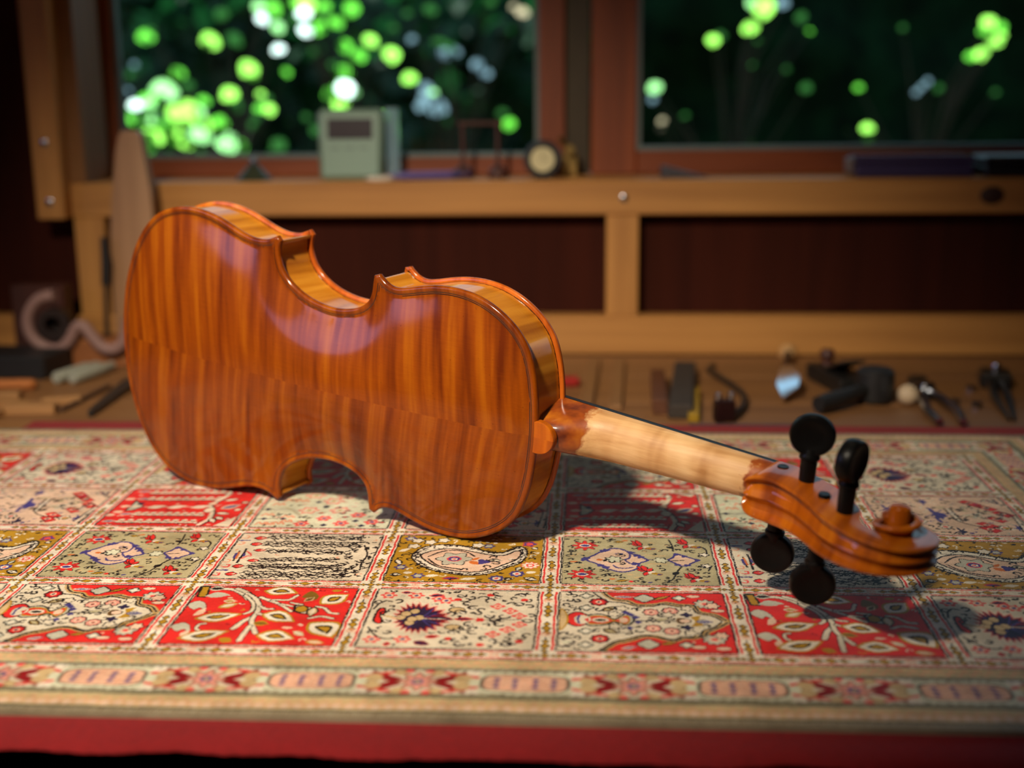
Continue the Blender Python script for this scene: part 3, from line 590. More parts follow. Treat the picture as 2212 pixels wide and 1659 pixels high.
def d_deer():
    c = Canvas(IW, IH, 'blush', [(-270, 140), (1760, 150), (1180, 690), (-970, 690)])
    r2 = np.random.RandomState(4)
    def deer(x, y, k, s=1):
        pts = [(-150, 50), (-60, 40), (0, -20), (60, -90), (100, -80), (80, -30), (140, -10), (130, 30), (60, 40), (20, 60), (-40, 60), (-80, 110), (-130, 110), (-100, 60)]
        c.poly(k, [(x + a * s, y + b * s * .9) for a, b in pts], sm=True)
        for dx in (-110, 120, -60): c.line(k, 1.0, [(x, y), (x + dx * 1.6 * s, y + (30 if dx < 0 else -50) * s)])
    deer(300, 400, 'blue', 1.15); deer(480, 215, 'blue', .5); deer(-500, 560, 'blue', .6); deer(200, 640, 'navy', .6); deer(-300, 330, 'blue', .8); deer(1150, 585, 'blue', .45)
    for x, y in ((1150, 240), (1260, 310), (1330, 395), (1080, 470), (780, 550), (700, 610)):
        c.poly('red', [(x - 130, y - 20), (x + 20, y - 42), (x + 140, y + 20), (x - 20, y + 50)], out='dred', ow=.8); c.ell('blush', (x, y), 2.4, 2); c.ell('navy', (x, y), 1.1, 1.3)
    house = [(450, 480), (640, 300), (800, 290)]
    c.line('black', 1, [(450, 490), (620, 310)]); c.line('black', 1, [(520, 500), (700, 320)]); c.line('white', 1.6, [(480, 500), (660, 320)]); c.line('black', 1, [(450, 490), (560, 560), (700, 580)])
    c.line('black', .9, [(560, 500), (700, 440), (900, 420), (1100, 330)]); c.line('white', 2, [(700, 420), (1000, 390)]); c.line('black', .9, [(1120, 640), (1400, 430), (1350, 360)]); c.line('white', 1.4, [(1150, 650), (1420, 440)]); c.line('black', .9, [(1190, 660), (1480, 440), (1740, 180)])
    for i in range(60): c.squig(('black', 'grey', 'olive')[i % 3], .8, (r2.uniform(500, 1300), r2.uniform(280, 480)), r2.uniform(1.4, 2.8), i)
    for i in range(40): c.squig(('black', 'blue', 'black')[i % 3], .7, (r2.uniform(-800, 1400), r2.uniform(160, 680)), r2.uniform(1.4, 2.6), i + 99)
    for x, y in ((-600, 300), (-200, 220), (-400, 620), (100, 580), (960, 590), (1500, 210), (-100, 500)): c.flower((x, y), 4, 'white', 'pink', 'rose', 6)
    c.leaf((900, 600), (1060, 590), 3, ['gold']); c.line('navy', 1.6, [(1500, 200), (1560, 250), (1620, 190)]); c.line('blue', 1.2, [(850, 170), (1100, 170)])
    return c

def draw_carpet():
    """index image of the whole carpet on the RES grid; returns image and its lower-left corner in carpet mm"""
    x0, x1 = -3 * CW - STRIP / 2 - 62, 6 * CW + 68.5
    y0, y1 = -CH - 68.5, 3 * CH + 68.5
    nx, ny = int((x1 - x0) / RES), int((y1 - y0) / RES)
    im = np.full((ny, nx), PI['cream'], np.uint8)
    gx, gy = np.meshgrid(x0 + (np.arange(nx) + .5) * RES, y0 + (np.arange(ny) + .5) * RES)
    jx = gx + rr.uniform(-.22, .22, gx.shape) + .35 * np.sin(gy / 3.1) * np.sin(gy / 7.7 + gx / 90); jy = gy + rr.uniform(-.22, .22, gx.shape) + .35 * np.sin(gx / 3.7) * np.sin(gx / 9.1)
    # bands between the cells
    def band(d, along, pitch):
        o = np.full(d.shape, 255, np.uint8); a = np.abs(d)
        o[a < STRIP / 2] = PI['white']; o[(a > 3.3) & (a < 4.65)] = PI['red']; o[(a > 5.35)] = PI['black']; o[(a > 2.9) & (a <= 3.3)] = PI['white']
        s = np.mod(along, pitch / 2); m = a < 2.7
        for c0, hw, hh in ((7, 2.2, 1.5), (13.5, 3.4, 2.1), (20, 2.2, 1.5), (33, 2.2, 1.5), (39.5, 3.4, 2.1), (46, 2.2, 1.5)):
            c0 = c0 * (pitch / 2) / 52.6
            e = np.abs(s - c0) / (hw + .9) + a / (hh + .9); o[m & (e < 1)] = PI['black']; e = np.abs(s - c0) / hw + a / hh; o[m & (e < 1)] = PI['gold']
        o[m & (np.abs(s - 26.4) < 2.6) & (np.mod(np.floor(d / 1.1) + np.floor(along / 1.1), 2) == 0)] = PI['salmon']
        o[m & (a < .35) & (np.abs(s - 13.5) < 10)] = np.where(o[m & (a < .35) & (np.abs(s - 13.5) < 10)] == PI['gold'], PI['gold'], PI['black'])
        return o
    fx = jx / CW; fy = jy / CH
    inner = (jx > -3 * CW - STRIP / 2) & (jx < 6 * CW + STRIP / 2) & (jy > -CH - STRIP / 2) & (jy < 3 * CH + STRIP / 2)
    dv = jx - np.round(fx) * CW; dh = jy - np.round(fy) * CH
    bv = band(dv, jy, CH); bh = band(dh, jx, CW)
    mh = inner & (np.abs(dh) < STRIP / 2); mv = inner & (np.abs(dv) < STRIP / 2) & (jy > -CH - 3)
    im[mh] = bh[mh]; im[mv & ~mh] = bv[mv & ~mh]
    cross = mh & mv; im[cross] = PI['white']
    kx, ky = np.abs(dv), np.abs(dh); im[cross & (kx + ky < 3)] = PI['black']; im[cross & (kx + ky < 2.1)] = PI['gold']
    o = np.minimum(np.abs(kx - 4.4) + ky, kx + np.abs(ky - 4.4)); im[cross & (o < 2.1)] = PI['black']; im[cross & (o < 1.3)] = PI['gold']
    # cells
    des = [[d_fish(), d_tree(), d_flower()], [d_olive(), d_vine(), d_yellow()], [d_redlines(), d_pale(), d_deer()]]
    des[0][0].scatter(70, ['black', 'black', 'olive'], ['cream'], 1); des[0][2].scatter(75, ['black', 'black', 'grey'], ['cream'], 2); des[1][0].scatter(70, ['black', 'black', 'tan'], ['olive'], 3)
    des[1][2].scatter(90, ['black', 'white', 'white'], ['gold'], 4); des[1][2].scatter(30, ['black', 'white'], ['blush'], 5); des[2][1].scatter(60, ['olive', 'black', 'pink'], ['pale'], 6); des[2][2].scatter(110, ['black', 'grey', 'blue', 'white'], ['blush'], 7)
    des[0][1].scatter(26, ['dred', 'cream', 'gold'], ['red'], 8); des[0][0].scatter(26, ['dred', 'blush'], ['red'], 9); des[1][1].scatter(14, ['salmon', 'grey'], ['cream'], 10); des[2][0].scatter(30, ['dred', 'cream'], ['red'], 11)
    for row in des:
        for d in row: d.frame()
    for j in range(-1, 3):
        for i in range(-3, 6):
            d = des[(j + 1) % 3][i % 3].im
            X = int(round((i * CW + STRIP / 2 - x0) / RES)); Y = int(round((j * CH + STRIP / 2 - y0) / RES))
            im[Y:Y + d.shape[0], X:X + d.shape[1]] = d
    # borders: distance outward from the outermost band
    ox = np.maximum(jx - (6 * CW + STRIP / 2), (-3 * CW - STRIP / 2) - jx); oy = np.maximum(jy - (3 * CH + STRIP / 2), (-CH - STRIP / 2) - jy)
    o = np.maximum(ox, oy); along = np.where(oy > ox, jx, jy) ; pit = np.where(oy > ox, CW, CH)
    B = o > 0
    s = np.mod(along + 8 + pit / 2, pit) - pit / 2       # cartouche centred on 0
    z = np.full(o.shape, PI['tan'], np.uint8)
    tri = np.abs(np.mod(along, 6.2) - 3.1)
    g1 = (o < 10.5); z[g1 & (np.abs(o - 2.5 - tri * 1.9) < .8)] = PI['salmon']; z[g1 & (np.abs(o - 8.2 + tri * 1.2) < .5)] = PI['olive']; z[g1 & (o > 9.2)] = PI['olive']
    z[(o > 10.5) & (o < 12.6)] = PI['black']; z[(o > 11.3) & (o < 11.9)] = PI['grey']
    m = (o >= 12.6) & (o < 38.5); c = o - 25.5
    z[m] = PI['cream']
    el = (np.abs(s) / 26) ** 4 + (c / 11) ** 4; z[m & (np.abs(s) < 33)] = PI['pale']; z[m & (el < 1.5)] = PI['brown']; z[m & (el < 1.25)] = PI['pale']; z[m & (el < .5)] = PI['black']; z[m & (el < .38)] = PI['blush']
    w = (el < .38) & (np.mod(np.floor((s + c) / 2.2) + np.floor((s - c) / 2.2), 2) == 0); z[m & w] = PI['salmon']; z[m & (np.abs(np.abs(s) - 31) < .5) & (np.abs(c) < 9)] = PI['black']
    for sx in (-14, -5, 5, 14):
        for cy in (-4, 0, 4): z[m & (np.abs(s - sx) + np.abs(c - cy) < 1.9)] = PI['blue']
    t = pit / 2 - np.abs(s)                                # distance from flower centre
    ang = np.arctan2(c, t); R = np.hypot(t, c)
    z[m & (t < 24) & (np.abs(np.abs(c) - (t - 8) * .55) < 3.2) & (t > 8)] = PI['dred']; z[m & (t < 30) & (np.abs(np.abs(c) - 11 + (t - 10) * .3) < 1.3) & (t > 8)] = PI['red']
    z[m & (np.hypot(t - 22, np.abs(c) - 4) < 4.2)] = PI['tan']; z[m & (np.hypot(t - 27, np.abs(c) - 10.5) < 3.4)] = PI['white']; z[m & (np.hypot(t - 9, np.abs(c) - 10) < 3.6)] = PI['tan']; z[m & (np.hypot(t - 5, np.abs(c) - 11.5) < 2.2)] = PI['rose']
    z[m & (R < 9.5 * (.8 + .2 * np.cos(8 * ang)) + 1)] = PI['brown']; z[m & (R < 9.5 * (.75 + .25 * np.cos(8 * ang)))] = PI['pink']; z[m & (R < 3)] = PI['blue']; z[m & (R < 1.5)] = PI['tan']
    z[m & (np.abs(np.mod(along, 5) - 2.5) < .35) & (np.abs(c) > 10.5)] = PI['brown']
    z[(o >= 38.5) & (o < 42)] = PI['black']; z[(o > 39.6) & (o < 40.6)] = PI['olive']; z[(o >= 42) & (o < 44)] = PI['olive']
    g2 = (o >= 44) & (o < 55.5); z[g2] = PI['tan']; z[g2 & (np.abs(o - 45.5 - tri * 2.4) < .7)] = PI['salmon']; z[g2 & (np.hypot(np.mod(along, 6.2) - 3.1, o - 52) < 2.2)] = PI['blush']; z[g2 & (o > 54.6)] = PI['olive']
    z[(o >= 55.5)] = PI['black']; z[(o >= 56.6)] = PI['edge']; z[(o >= 56.6) & (np.abs(np.mod(along, 2.4) - 1.2) < .25)] = PI['brown']
    im[B] = z[B]
    return im, x0, y0
# ---------------------------------------------------------------- carpet mesh: one vertex per knot where the lens is sharp
IM, IX0, IY0 = draw_carpet()
IX1, IY1 = IX0 + IM.shape[1] * RES, IY0 + IM.shape[0] * RES
def rug_z(x, y):
    return (.25 * np.sin(x / 37 + .4) * np.sin(y / 29) + .18 * np.sin(x / 71 + y / 53) - .3
            + 1.5 * np.exp(-((x - 164) / 9) ** 2 - ((y + 42) / 26) ** 2) * (np.abs(x) < 1e9)
            + .7 * np.exp(-((x - 376) / 7) ** 2 - ((y - 40) / 18) ** 2)) * 1.0
rv, rf, rc = [], [], []; nv = 0
rs = np.random.RandomState(11)
def patch(x0, x1, y0, y1, st):
    global nv
    nx, ny = max(2, int(round((x1 - x0) / st)) + 1), max(2, int(round((y1 - y0) / st)) + 1)
    X, Y = np.meshgrid(np.linspace(x0, x1, nx), np.linspace(y0, y1, ny))
    k = max(1, int(round(st / RES))); acc = np.zeros(X.shape + (3,))
    for dj in range(k):
        for di in range(k):
            I = np.clip(((X - IX0) / RES + di - (k - 1) / 2).astype(int), 0, IM.shape[1] - 1); J = np.clip(((Y - IY0) / RES + dj - (k - 1) / 2).astype(int), 0, IM.shape[0] - 1)
            acc += PALV[IM[J, I]]
    acc /= k * k
    acc *= (1 + rs.uniform(-.13, .13, X.shape))[..., None]
    Z = rug_z(X, Y); Z[1:-1, 1:-1] += rs.uniform(-.09, .09, (ny - 2, nx - 2))
    rv.append(np.stack([X, Y, Z], -1).reshape(-1, 3)); rc.append(acc.reshape(-1, 3))
    a = np.arange(ny * nx).reshape(ny, nx) + nv
    rf.append(np.stack([a[:-1, :-1], a[:-1, 1:], a[1:, 1:], a[1:, :-1]], -1).reshape(-1, 4)); nv += nx * ny
for y0, y1, xa, xb, st in ((IY0, -97, 30, 600, 1.0), (-97, 50, -40, 640, .5), (50, 116, -90, 690, .5), (116, IY1, -200, IX1, 1.0)):
    patch(xa, xb, y0, y1, st)
    if xa > IX0: patch(IX0, xa, y0, y1, 2.5)
    if xb < IX1: patch(xb, IX1, y0, y1, 2.5)
# thin sides of the carpet
ring = [(x, IY0) for x in np.arange(IX0, IX1, 4)] + [(IX1, y) for y in np.arange(IY0, IY1, 4)] + [(x, IY1) for x in np.arange(IX1, IX0, -4)] + [(IX0, y) for y in np.arange(IY1, IY0, -4)]
ring = np.array(ring); m_ = len(ring)
rv.append(np.vstack([np.c_[ring, rug_z(ring[:, 0], ring[:, 1])], np.c_[ring, np.full(m_, -3.0)]])); rc.append(np.tile(PALV[PI['edge']], (2 * m_, 1)))
i_ = np.arange(m_); j_ = (i_ + 1) % m_
rf.append(np.stack([i_ + nv, i_ + nv + m_, j_ + nv + m_, j_ + nv], -1))
V = np.vstack(rv) / 1000.0; Fc = np.vstack(rf); Cc = np.vstack(rc)
me = bpy.data.meshes.new('carpet')
me.vertices.add(len(V)); me.vertices.foreach_set('co', V.astype(np.float32).ravel())
me.loops.add(Fc.size); me.loops.foreach_set('vertex_index', Fc.astype(np.int32).ravel())
me.polygons.add(len(Fc)); me.polygons.foreach_set('loop_start', np.arange(0, Fc.size, 4, dtype=np.int32)); me.polygons.foreach_set('loop_total', np.full(len(Fc), 4, np.int32))
me.update(calc_edges=True)
at = me.color_attributes.new('knots', 'FLOAT_COLOR', 'POINT'); at.data.foreach_set('color', np.c_[np.clip(Cc, 0, 1), np.ones(len(Cc))].astype(np.float32).ravel())
me.shade_smooth()
n = NT('silk_pile'); a = n.node('ShaderNodeVertexColor', layer_name='knots'); c = n.coord()
f = n.noise(n.mapping(c, (1, 1.4, 0)), 34, 4, .6)
n.set(Base_Color=n.mix(1.0, a.outputs[0], n.ramp(f, [(.30, (.66, .65, .63)), (.62, (1, 1, 1))]), 'MULTIPLY'), Roughness=.62, Specular_IOR_Level=.25, Sheen_Weight=.07, Sheen_Roughness=.35)
me.materials.append(n.m)
carpet = place('carpet', me); carpet.matrix_world = T(-.2943, .7049, 0) @ R(-.06305, 'Z')
tag(carpet, 'cream silk carpet with a grid of picture panels, spread under the violin', 'carpet')
# ---------------------------------------------------------------- violin (local axes: x along the body, y back to front, z across; millimetres)
VO = Vector((-.2881705, .9159772, .1094)); E1 = Vector((.8522, -.515, -.0922)); E2 = Vector((.0651, -.0706, .9954)); E3 = Vector((.5191, .8543, .0266))
E1.normalize(); E2 = (E2 - E1 * E2.dot(E1)).normalized(); E3 = E2.cross(E1).normalized()
VM = Matrix.Identity(4)
for i in range(3): VM[i][0], VM[i][1], VM[i][2], VM[i][3] = E1[i], E3[i], E2[i], VO[i]
violin = thing('violin', 'unstrung violin in amber varnish lying on its side, back towards us', 'violin', VM @ Matrix.Translation((.178, .019, -.098)))
VL = Matrix.Translation((-.178, -.019, .098))
def vpart(name, mb, mat, parent=None, angle=35, lab=None):
    mb.v = [(x / 1000, y / 1000, z / 1000) for x, y, z in mb.v]
    o = mb.build(name, mat, parent or violin, True, angle)
    if parent is None: o.matrix_local = VL
    if lab: o['label'] = lab
    return o

# outline, from the lower left corner round the bottom, one C bout, the upper bout and back (s, w)
LBH = [(149.3, 94.4), (146, 92.9), (141.5, 91.0), (136, 90.1), (128, 90.2), (118.5, 92.3), (107, 96.3), (95, 100.2), (82, 102.7), (68.2, 103.2), (54, 100.9), (39, 94.9), (26.5, 84.3), (16.5, 70.2), (9.1, 53.5), (4.0, 37), (1.0, 18.5), (0, 0)]
UBH = [(354.8, 0), (354.4, 12), (353.2, 25), (350.6, 39), (345.6, 53), (338.3, 62.9), (329.3, 70.3), (319.3, 76.0), (308.5, 79.9), (297.5, 81.9), (287, 82.3), (276.5, 81.4), (266, 79.3), (255.5, 76.6), (247.5, 75.3), (241.5, 76.3), (237.2, 78.9), (233.9, 81.8)]
CBH = [(229.8, 80.5), (229.0, 75.5), (228.2, 69.5), (225.8, 63.6), (219.3, 58.2), (210, 55.0), (199.5, 53.6), (187.5, 54.4), (175, 57.4), (163.6, 63.0), (155.2, 70.6), (151.2, 79.4), (150.8, 86.5), (152.2, 91.3)]
def crom(p, n=8):
    p = np.array(p, float); q = np.vstack([2 * p[0] - p[1], p, 2 * p[-1] - p[-2]]); o = []
    for i in range(1, len(q) - 2):
        a, b, c, d = q[i - 1:i + 3]
        for t in np.arange(n) / n: o.append(.5 * (2 * b + (c - a) * t + (2 * a - 5 * b + 4 * c - d) * t * t + (3 * b - a - 3 * c + d) * t ** 3))
    o.append(q[-2]); return np.array(o)
def resample(p, step):
    d = np.r_[0, np.cumsum(np.hypot(*np.diff(p, axis=0).T))]; n = max(2, int(round(d[-1] / step)) + 1); t = np.linspace(0, d[-1], n)
    return np.c_[np.interp(t, d, p[:, 0]), np.interp(t, d, p[:, 1])]
mir = lambda h: [(s, -w) for s, w in reversed(h)]
LB = resample(crom(LBH[:-1] + [(0, 0)] + mir(LBH)[1:]), 1.3)
CM = resample(crom(mir(CBH)), 1.3)
UB = resample(crom(mir(UBH)[:-1] + UBH), 1.3)
CP = resample(crom(CBH), 1.3)
SEGS = [LB, CM, UB, CP]
OUT = np.vstack([np.vstack([s, (s[-1] + SEGS[(k + 1) % 4][0]) / 2 + (s[-1] - SEGS[(k + 1) % 4][0])[::-1] * np.array([1, -1]) * 0]) for k, s in enumerate(SEGS)])
def normals(p, closed=True):
    a = np.roll(p, 1, 0) if closed else np.vstack([p[0], p[:-1]]); b = np.roll(p, -1, 0) if closed else np.vstack([p[1:], p[-1]])
    t = b - a; t /= np.maximum(np.hypot(*t.T), 1e-9)[:, None]
    return np.c_[-t[:, 1], t[:, 0]]
ON = normals(OUT)
def odist(P):
    A = OUT; B = np.roll(OUT, -1, 0); d = B - A; out = np.full(len(P), 1e9)
    for k in range(0, len(P), 1500):
        q = P[k:k + 1500]; t = np.clip(((q[:, None] - A) * d).sum(-1) / (d * d).sum(-1), 0, 1)
        out[k:k + 1500] = np.sqrt((((q[:, None] - A - t[..., None] * d) ** 2).sum(-1)).min(1))
    return out
def inside(P):
    ins = np.zeros(len(P), bool)
    for (ax, ay), (bx, by) in zip(OUT, np.roll(OUT, -1, 0)):
        if ay != by: ins ^= ((ay > P[:, 1]) != (by > P[:, 1])) & (P[:, 0] < (bx - ax) * (P[:, 1] - ay) / (by - ay) + ax)
    return ins
# arching: membrane over the plate, rescaled along the length
gs, gw = np.meshgrid(np.arange(-2, 358, 2.0), np.arange(-108, 109, 2.0)); G = np.c_[gs.ravel(), gw.ravel()]
gd = np.where(inside(G), odist(G), -1).reshape(gs.shape); MASK = gd > 5.6
h = np.zeros(gs.shape)
for it in range(1500):
    hn = np.zeros_like(h); hn[1:-1, 1:-1] = .25 * (h[2:, 1:-1] + h[:-2, 1:-1] + h[1:-1, 2:] + h[1:-1, :-2]) + 1.0
    h = np.where(MASK, h + 1.0 * (hn - h), 0)
hm = h.max(0); ss = gs[0]
k = np.ones(15) / 15; hms = np.convolve(np.pad(hm, 7, 'edge'), k, 'valid')
ARCH = np.where(hms > 1, (h / np.maximum(hms, hm.max() * .06)), 0); ARCH = np.clip(ARCH, 0, 1.03)
zl = np.clip(np.sin(np.pi * np.clip((ss - 4) / 347, 0, 1)), 0, 1) ** .62
ARCH = ARCH ** 1.22 * zl[None]
def bil(F, P):
    x = np.clip((P[:, 0] + 2) / 2, 0, F.shape[1] - 1.001); y = np.clip((P[:, 1] + 108) / 2, 0, F.shape[0] - 1.001); i, j = x.astype(int), y.astype(int); u, v = x - i, y - j
    return F[j, i] * (1 - u) * (1 - v) + F[j, i + 1] * u * (1 - v) + F[j + 1, i] * (1 - u) * v + F[j + 1, i + 1] * u * v
def plate_h(P, rise):
    d = odist(P)
    e = np.interp(d, [.7, 1.6, 2.4, 3.4, 4.6, 5.6, 7.0, 9], [3.85, 4.25, 4.2, 3.75, 3.35, 3.2, 3.2, 3.2])
    return e + rise * bil(ARCH, P), d
def plate(rise, dbase, sgn):
    mb = MB()
    ringp = [(2.6, 0), (.7, 0), (.2, .45), (0, 1.2), (0, 2.4), (.2, 3.2), (.7, 3.85)]
    Rg = []
    for ins, hh in ringp:
        p = OUT + ON * ins; Rg.append([(q[0], dbase + sgn * hh, q[1]) for q in p])
    mb.rings(Rg, False, False)
    bnd = OUT + ON * .7
    pts = []
    for ins in (1.3, 2.0, 2.8, 3.8, 4.8, 5.8, 7.2, 9.0):
        q = OUT + ON * ins; q = q[::(1 if ins < 4 else 2)]; q = q[inside(q)]; pts.append(q[odist(q) > ins * .985])
    gx, gy = np.meshgrid(np.arange(8, 350, 3.2), np.arange(-98, 99, 3.2)); g = np.c_[gx.ravel(), gy.ravel()]; g = g[inside(g)]; pts.append(g[odist(g) > 10.6])
    P = np.vstack([bnd] + pts); nb = len(bnd)
    vs, es, fs, *_ = geometry.delaunay_2d_cdt([Vector(p) for p in P], [(i, (i + 1) % nb) for i in range(nb)], [], 1, 1e-4)
    Q = np.array([(v.x, v.y) for v in vs]); hh, _d = plate_h(Q, rise)
    mb.add([(q[0], dbase + sgn * z, q[1]) for q, z in zip(Q, hh)], [tuple(f) for f in fs])
    me_v = mb.v
    return mb
def weld(o, dist=2e-5):
    bm = bmesh.new(); bm.from_mesh(o.data); bmesh.ops.remove_doubles(bm, verts=bm.verts, dist=dist); bmesh.ops.recalc_face_normals(bm, faces=bm.faces)
    bm.to_mesh(o.data); bm.free(); o.data.shade_smooth(); o.data.set_sharp_from_angle(angle=math.radians(50))

def varnish(name, dark, mid, lite, kind='back', coat=.6, crough=.115):
    n = NT(name)
    if kind == 'rib': vec = n.coord('UV')
    else: vec = n.coord()
    sx = n.node('ShaderNodeSeparateXYZ'); n.link(vec, sx.inputs[0]); s, d, w = sx.outputs
    if kind == 'rib': w = d
    aw = n.math('ABSOLUTE', w); side = n.math('SIGN', w)
    ph = n.math('ADD', s, n.math('MULTIPLY', aw, .13 if kind == 'back' else .05))
    cmb = n.node('ShaderNodeCombineXYZ'); n.link(n.math('MULTIPLY', ph, 76.0), cmb.inputs[0]); n.link(n.math('MULTIPLY', aw, 4.2), cmb.inputs[1]); n.link(n.math('MULTIPLY', side, 3.0), cmb.inputs[2])
    fl = n.noise(cmb.outputs[0], 1.0, 2.6, .6, .2)
    cmb2 = n.node('ShaderNodeCombineXYZ'); n.link(n.math('MULTIPLY', ph, 230.0), cmb2.inputs[0]); n.link(n.math('MULTIPLY', aw, 30.0), cmb2.inputs[1]); n.link(side, cmb2.inputs[2])
    fl2 = n.noise(cmb2.outputs[0], 1.0, 2, .5, .2)
    gr = n.noise(n.mapping(vec, (70, 900, 900)), 1.0, 3, .6)
    big = n.noise(vec, 14, 2, .5)
    f = n.math('ADD', n.math('ADD', n.math('MULTIPLY', fl, .80), n.math('MULTIPLY', fl2, .16)), n.math('MULTIPLY', gr, .06))
    col = n.ramp(f, [(.37, dark), (.52, mid), (.67, lite)])
    col = n.mix(n.math('MULTIPLY', n.ramp(big, [(.35, (0, 0, 0)), (.75, (1, 1, 1))]), .32), col, tuple(x * y for x, y in zip(mid, (.82, .62, .4))))
    if kind == 'rib':
        cr = n.math('GREATER_THAN', n.math('ADD', d, n.math('MULTIPLY', n.noise(vec, 300, 3, .7), .0026)), .0342); col = n.mix(cr, col, (.012, .006, .004))
    spk = n.noise(vec, 620, 2, .5); col = n.mix(n.ramp(spk, [(.70, (0, 0, 0)), (.78, (.55, .55, .55))]), col, tuple(x * .35 for x in dark))
    n.set(Base_Color=col, Roughness=.5, Coat_Weight=coat, Coat_Roughness=crough, Coat_IOR=1.5, Specular_IOR_Level=.08)
    n.bump(n.noise(vec, 160, 3), .05, .0004)
    return n.m
VBACK = varnish('amber_varnish_flamed_maple', sr(88, 31, 2), sr(134, 62, 3), sr(164, 90, 7))
VRIB = varnish('amber_varnish_ribs', sr(150, 84, 14), sr(192, 122, 30), sr(216, 150, 48), 'rib', .75, .10)
VEDGE = varnish('amber_varnish_plain', sr(126, 54, 6), sr(176, 88, 10), sr(200, 114, 18), 'scroll', .7, .12)
VTOP = varnish('amber_varnish_spruce', sr(140, 62, 12), sr(190, 96, 24), sr(210, 124, 40), 'scroll')
PURF = plain('purfling_black', (.010, .005, .003), .4, .2, 300, Coat_Weight=.6)
EBONY = plain('ebony', (.0045, .0042, .004), .36, .3, 200, Specular_IOR_Level=.18)

back = vpart('back_plate', plate(13.5, 4.0, -1), VBACK, lab='two-piece flamed maple back with dark purfling line'); weld(back)
front = vpart('top_plate', plate(9.0, 33.6, 1), VTOP); weld(front)
# purfling: two thin black lines let into the back
for ins, wd in ((4.0, .5), (5.1, .5)):
    mb = MB()
    for sg in SEGS:
        nn = normals(sg, False); q = sg + nn * ins; keep = (odist(q) > ins * .985) & inside(q)
        idx = np.where(keep)[0]
        if len(idx) < 3: continue
        q, nn = q[idx[0]:idx[-1] + 1], nn[idx[0]:idx[-1] + 1]
        a, b = q - nn * wd / 2, q + nn * wd / 2
        ha, _ = plate_h(a, 13.5); hb, _ = plate_h(b, 13.5)
        mb.rings([[(x[0], 4.0 - z - .05, x[1]), (y[0], 4.0 - zz - .05, y[1]), (y[0], 4.0 - zz + .35, y[1]), (x[0], 4.0 - z + .35, x[1])] for x, y, z, zz in zip(a, b, ha, hb)])
    vpart('purfling', mb, PURF, back, 60)
# button at the neck end of the back
bp = [(352.5, -10.2)] + [(355.0 + 12.0 * math.cos(a) ** .9 if math.cos(a) > 1e-6 else 355.0, 10.4 * math.sin(a)) for a in np.linspace(-math.pi / 2, math.pi / 2, 25)] + [(352.5, 10.2)]
mb = MB(); cx_ = 356.0
mb.rings([[(cx_ + (x - cx_) * k, dd, z * k) for x, z in bp] for dd, k in ((4.4, 1), (1.0, 1), (.2, .985), (-.15, .95))])
vpart('button', mb, VEDGE, back, 40)
# ribs
TIPS = [(SEGS[k][-1] + SEGS[(k + 1) % 4][0]) / 2 for k in range(4)]
for k, sg in enumerate(SEGS):
    nn = normals(sg, False); q = sg + nn * 2.7; keep = (odist(q) > 2.62) & inside(q); idx = np.where(keep)[0]; q = q[idx[0]:idx[-1] + 1]
    def tip(t): 
        c = np.array([150 if t[0] < 190 else 234, t[1] * .6]); d = c - t; return t + d / np.hypot(*d) * 3.2
    q = np.vstack([tip(TIPS[k - 1]), q, tip(TIPS[k])]); q = resample(q, 1.3)
    halves = [q] if k in (1, 3) else [q[:len(q) // 2 + 1], q[len(q) // 2:]]
    for hq in halves:
        nn = normals(hq, False); mb = MB()
        mb.rings([[(a[0], 3.9, a[1]), (a[0], 33.7, a[1]), (a[0] + b[0], 33.7, a[1] + b[1]), (a[0] + b[0], 3.9, a[1] + b[1])] for a, b in zip(hq, nn * 1.2)])
        o = vpart('rib', mb, VRIB, None, 40)
        L = np.r_[0, np.cumsum(np.hypot(*np.diff(hq, axis=0).T))]; uv = o.data.uv_layers.new(name='UVMap')
        for lp in o.data.loops:
            vi = lp.vertex_index; uv.data[lp.index].uv = (L[vi // 4] / 1000 + k * .7, o.data.vertices[vi].co.y)
# neck with varnished heel
n = NT('bare_maple_neck'); c = n.coord(); sx = n.node('ShaderNodeSeparateXYZ'); n.link(c, sx.inputs[0])
nz = n.noise(c, 120, 3, .6); nzl = n.noise(c, 45, 2)
e1_ = n.math('SUBTRACT', sx.outputs[0], n.math('MULTIPLY', n.math('SUBTRACT', n.math('ADD', nz, nzl), 1.0), .022))
m1 = n.math('SMOOTH_MIN', 1.0, n.math('MAXIMUM', 0.0, n.math('DIVIDE', n.math('SUBTRACT', .3795, e1_), .004)), .1)
m2 = n.math('SMOOTH_MIN', 1.0, n.math('MAXIMUM', 0.0, n.math('DIVIDE', n.math('SUBTRACT', e1_, .4855), .003)), .1)
vz = n.math('MINIMUM', 1.0, n.math('ADD', m1, m2))
gr = n.noise(n.mapping(c, (20, 300, 300)), 1, 3, .6); wv = n.noise(n.mapping(c, (42, 14, 14)), 1, 2, .5, .6)
bare = n.ramp(n.math('ADD', n.math('MULTIPLY', gr, .35), n.math('MULTIPLY', wv, .65)), [(.36, sr(172, 122, 70)), (.52, sr(206, 160, 106)), (.66, sr(226, 186, 132))])
vcol = n.ramp(n.noise(c, 60, 3, .6), [(.32, sr(88, 28, 3)), (.5, sr(146, 66, 5)), (.72, sr(186, 106, 14))])
n.set(Base_Color=n.mix(vz, bare, vcol), Roughness=.5, Coat_Weight=n.math('MULTIPLY', vz, .9), Coat_Roughness=.12)
NECK = n.m
def dtop(s): return 35.6 - .095 * (s - 359)
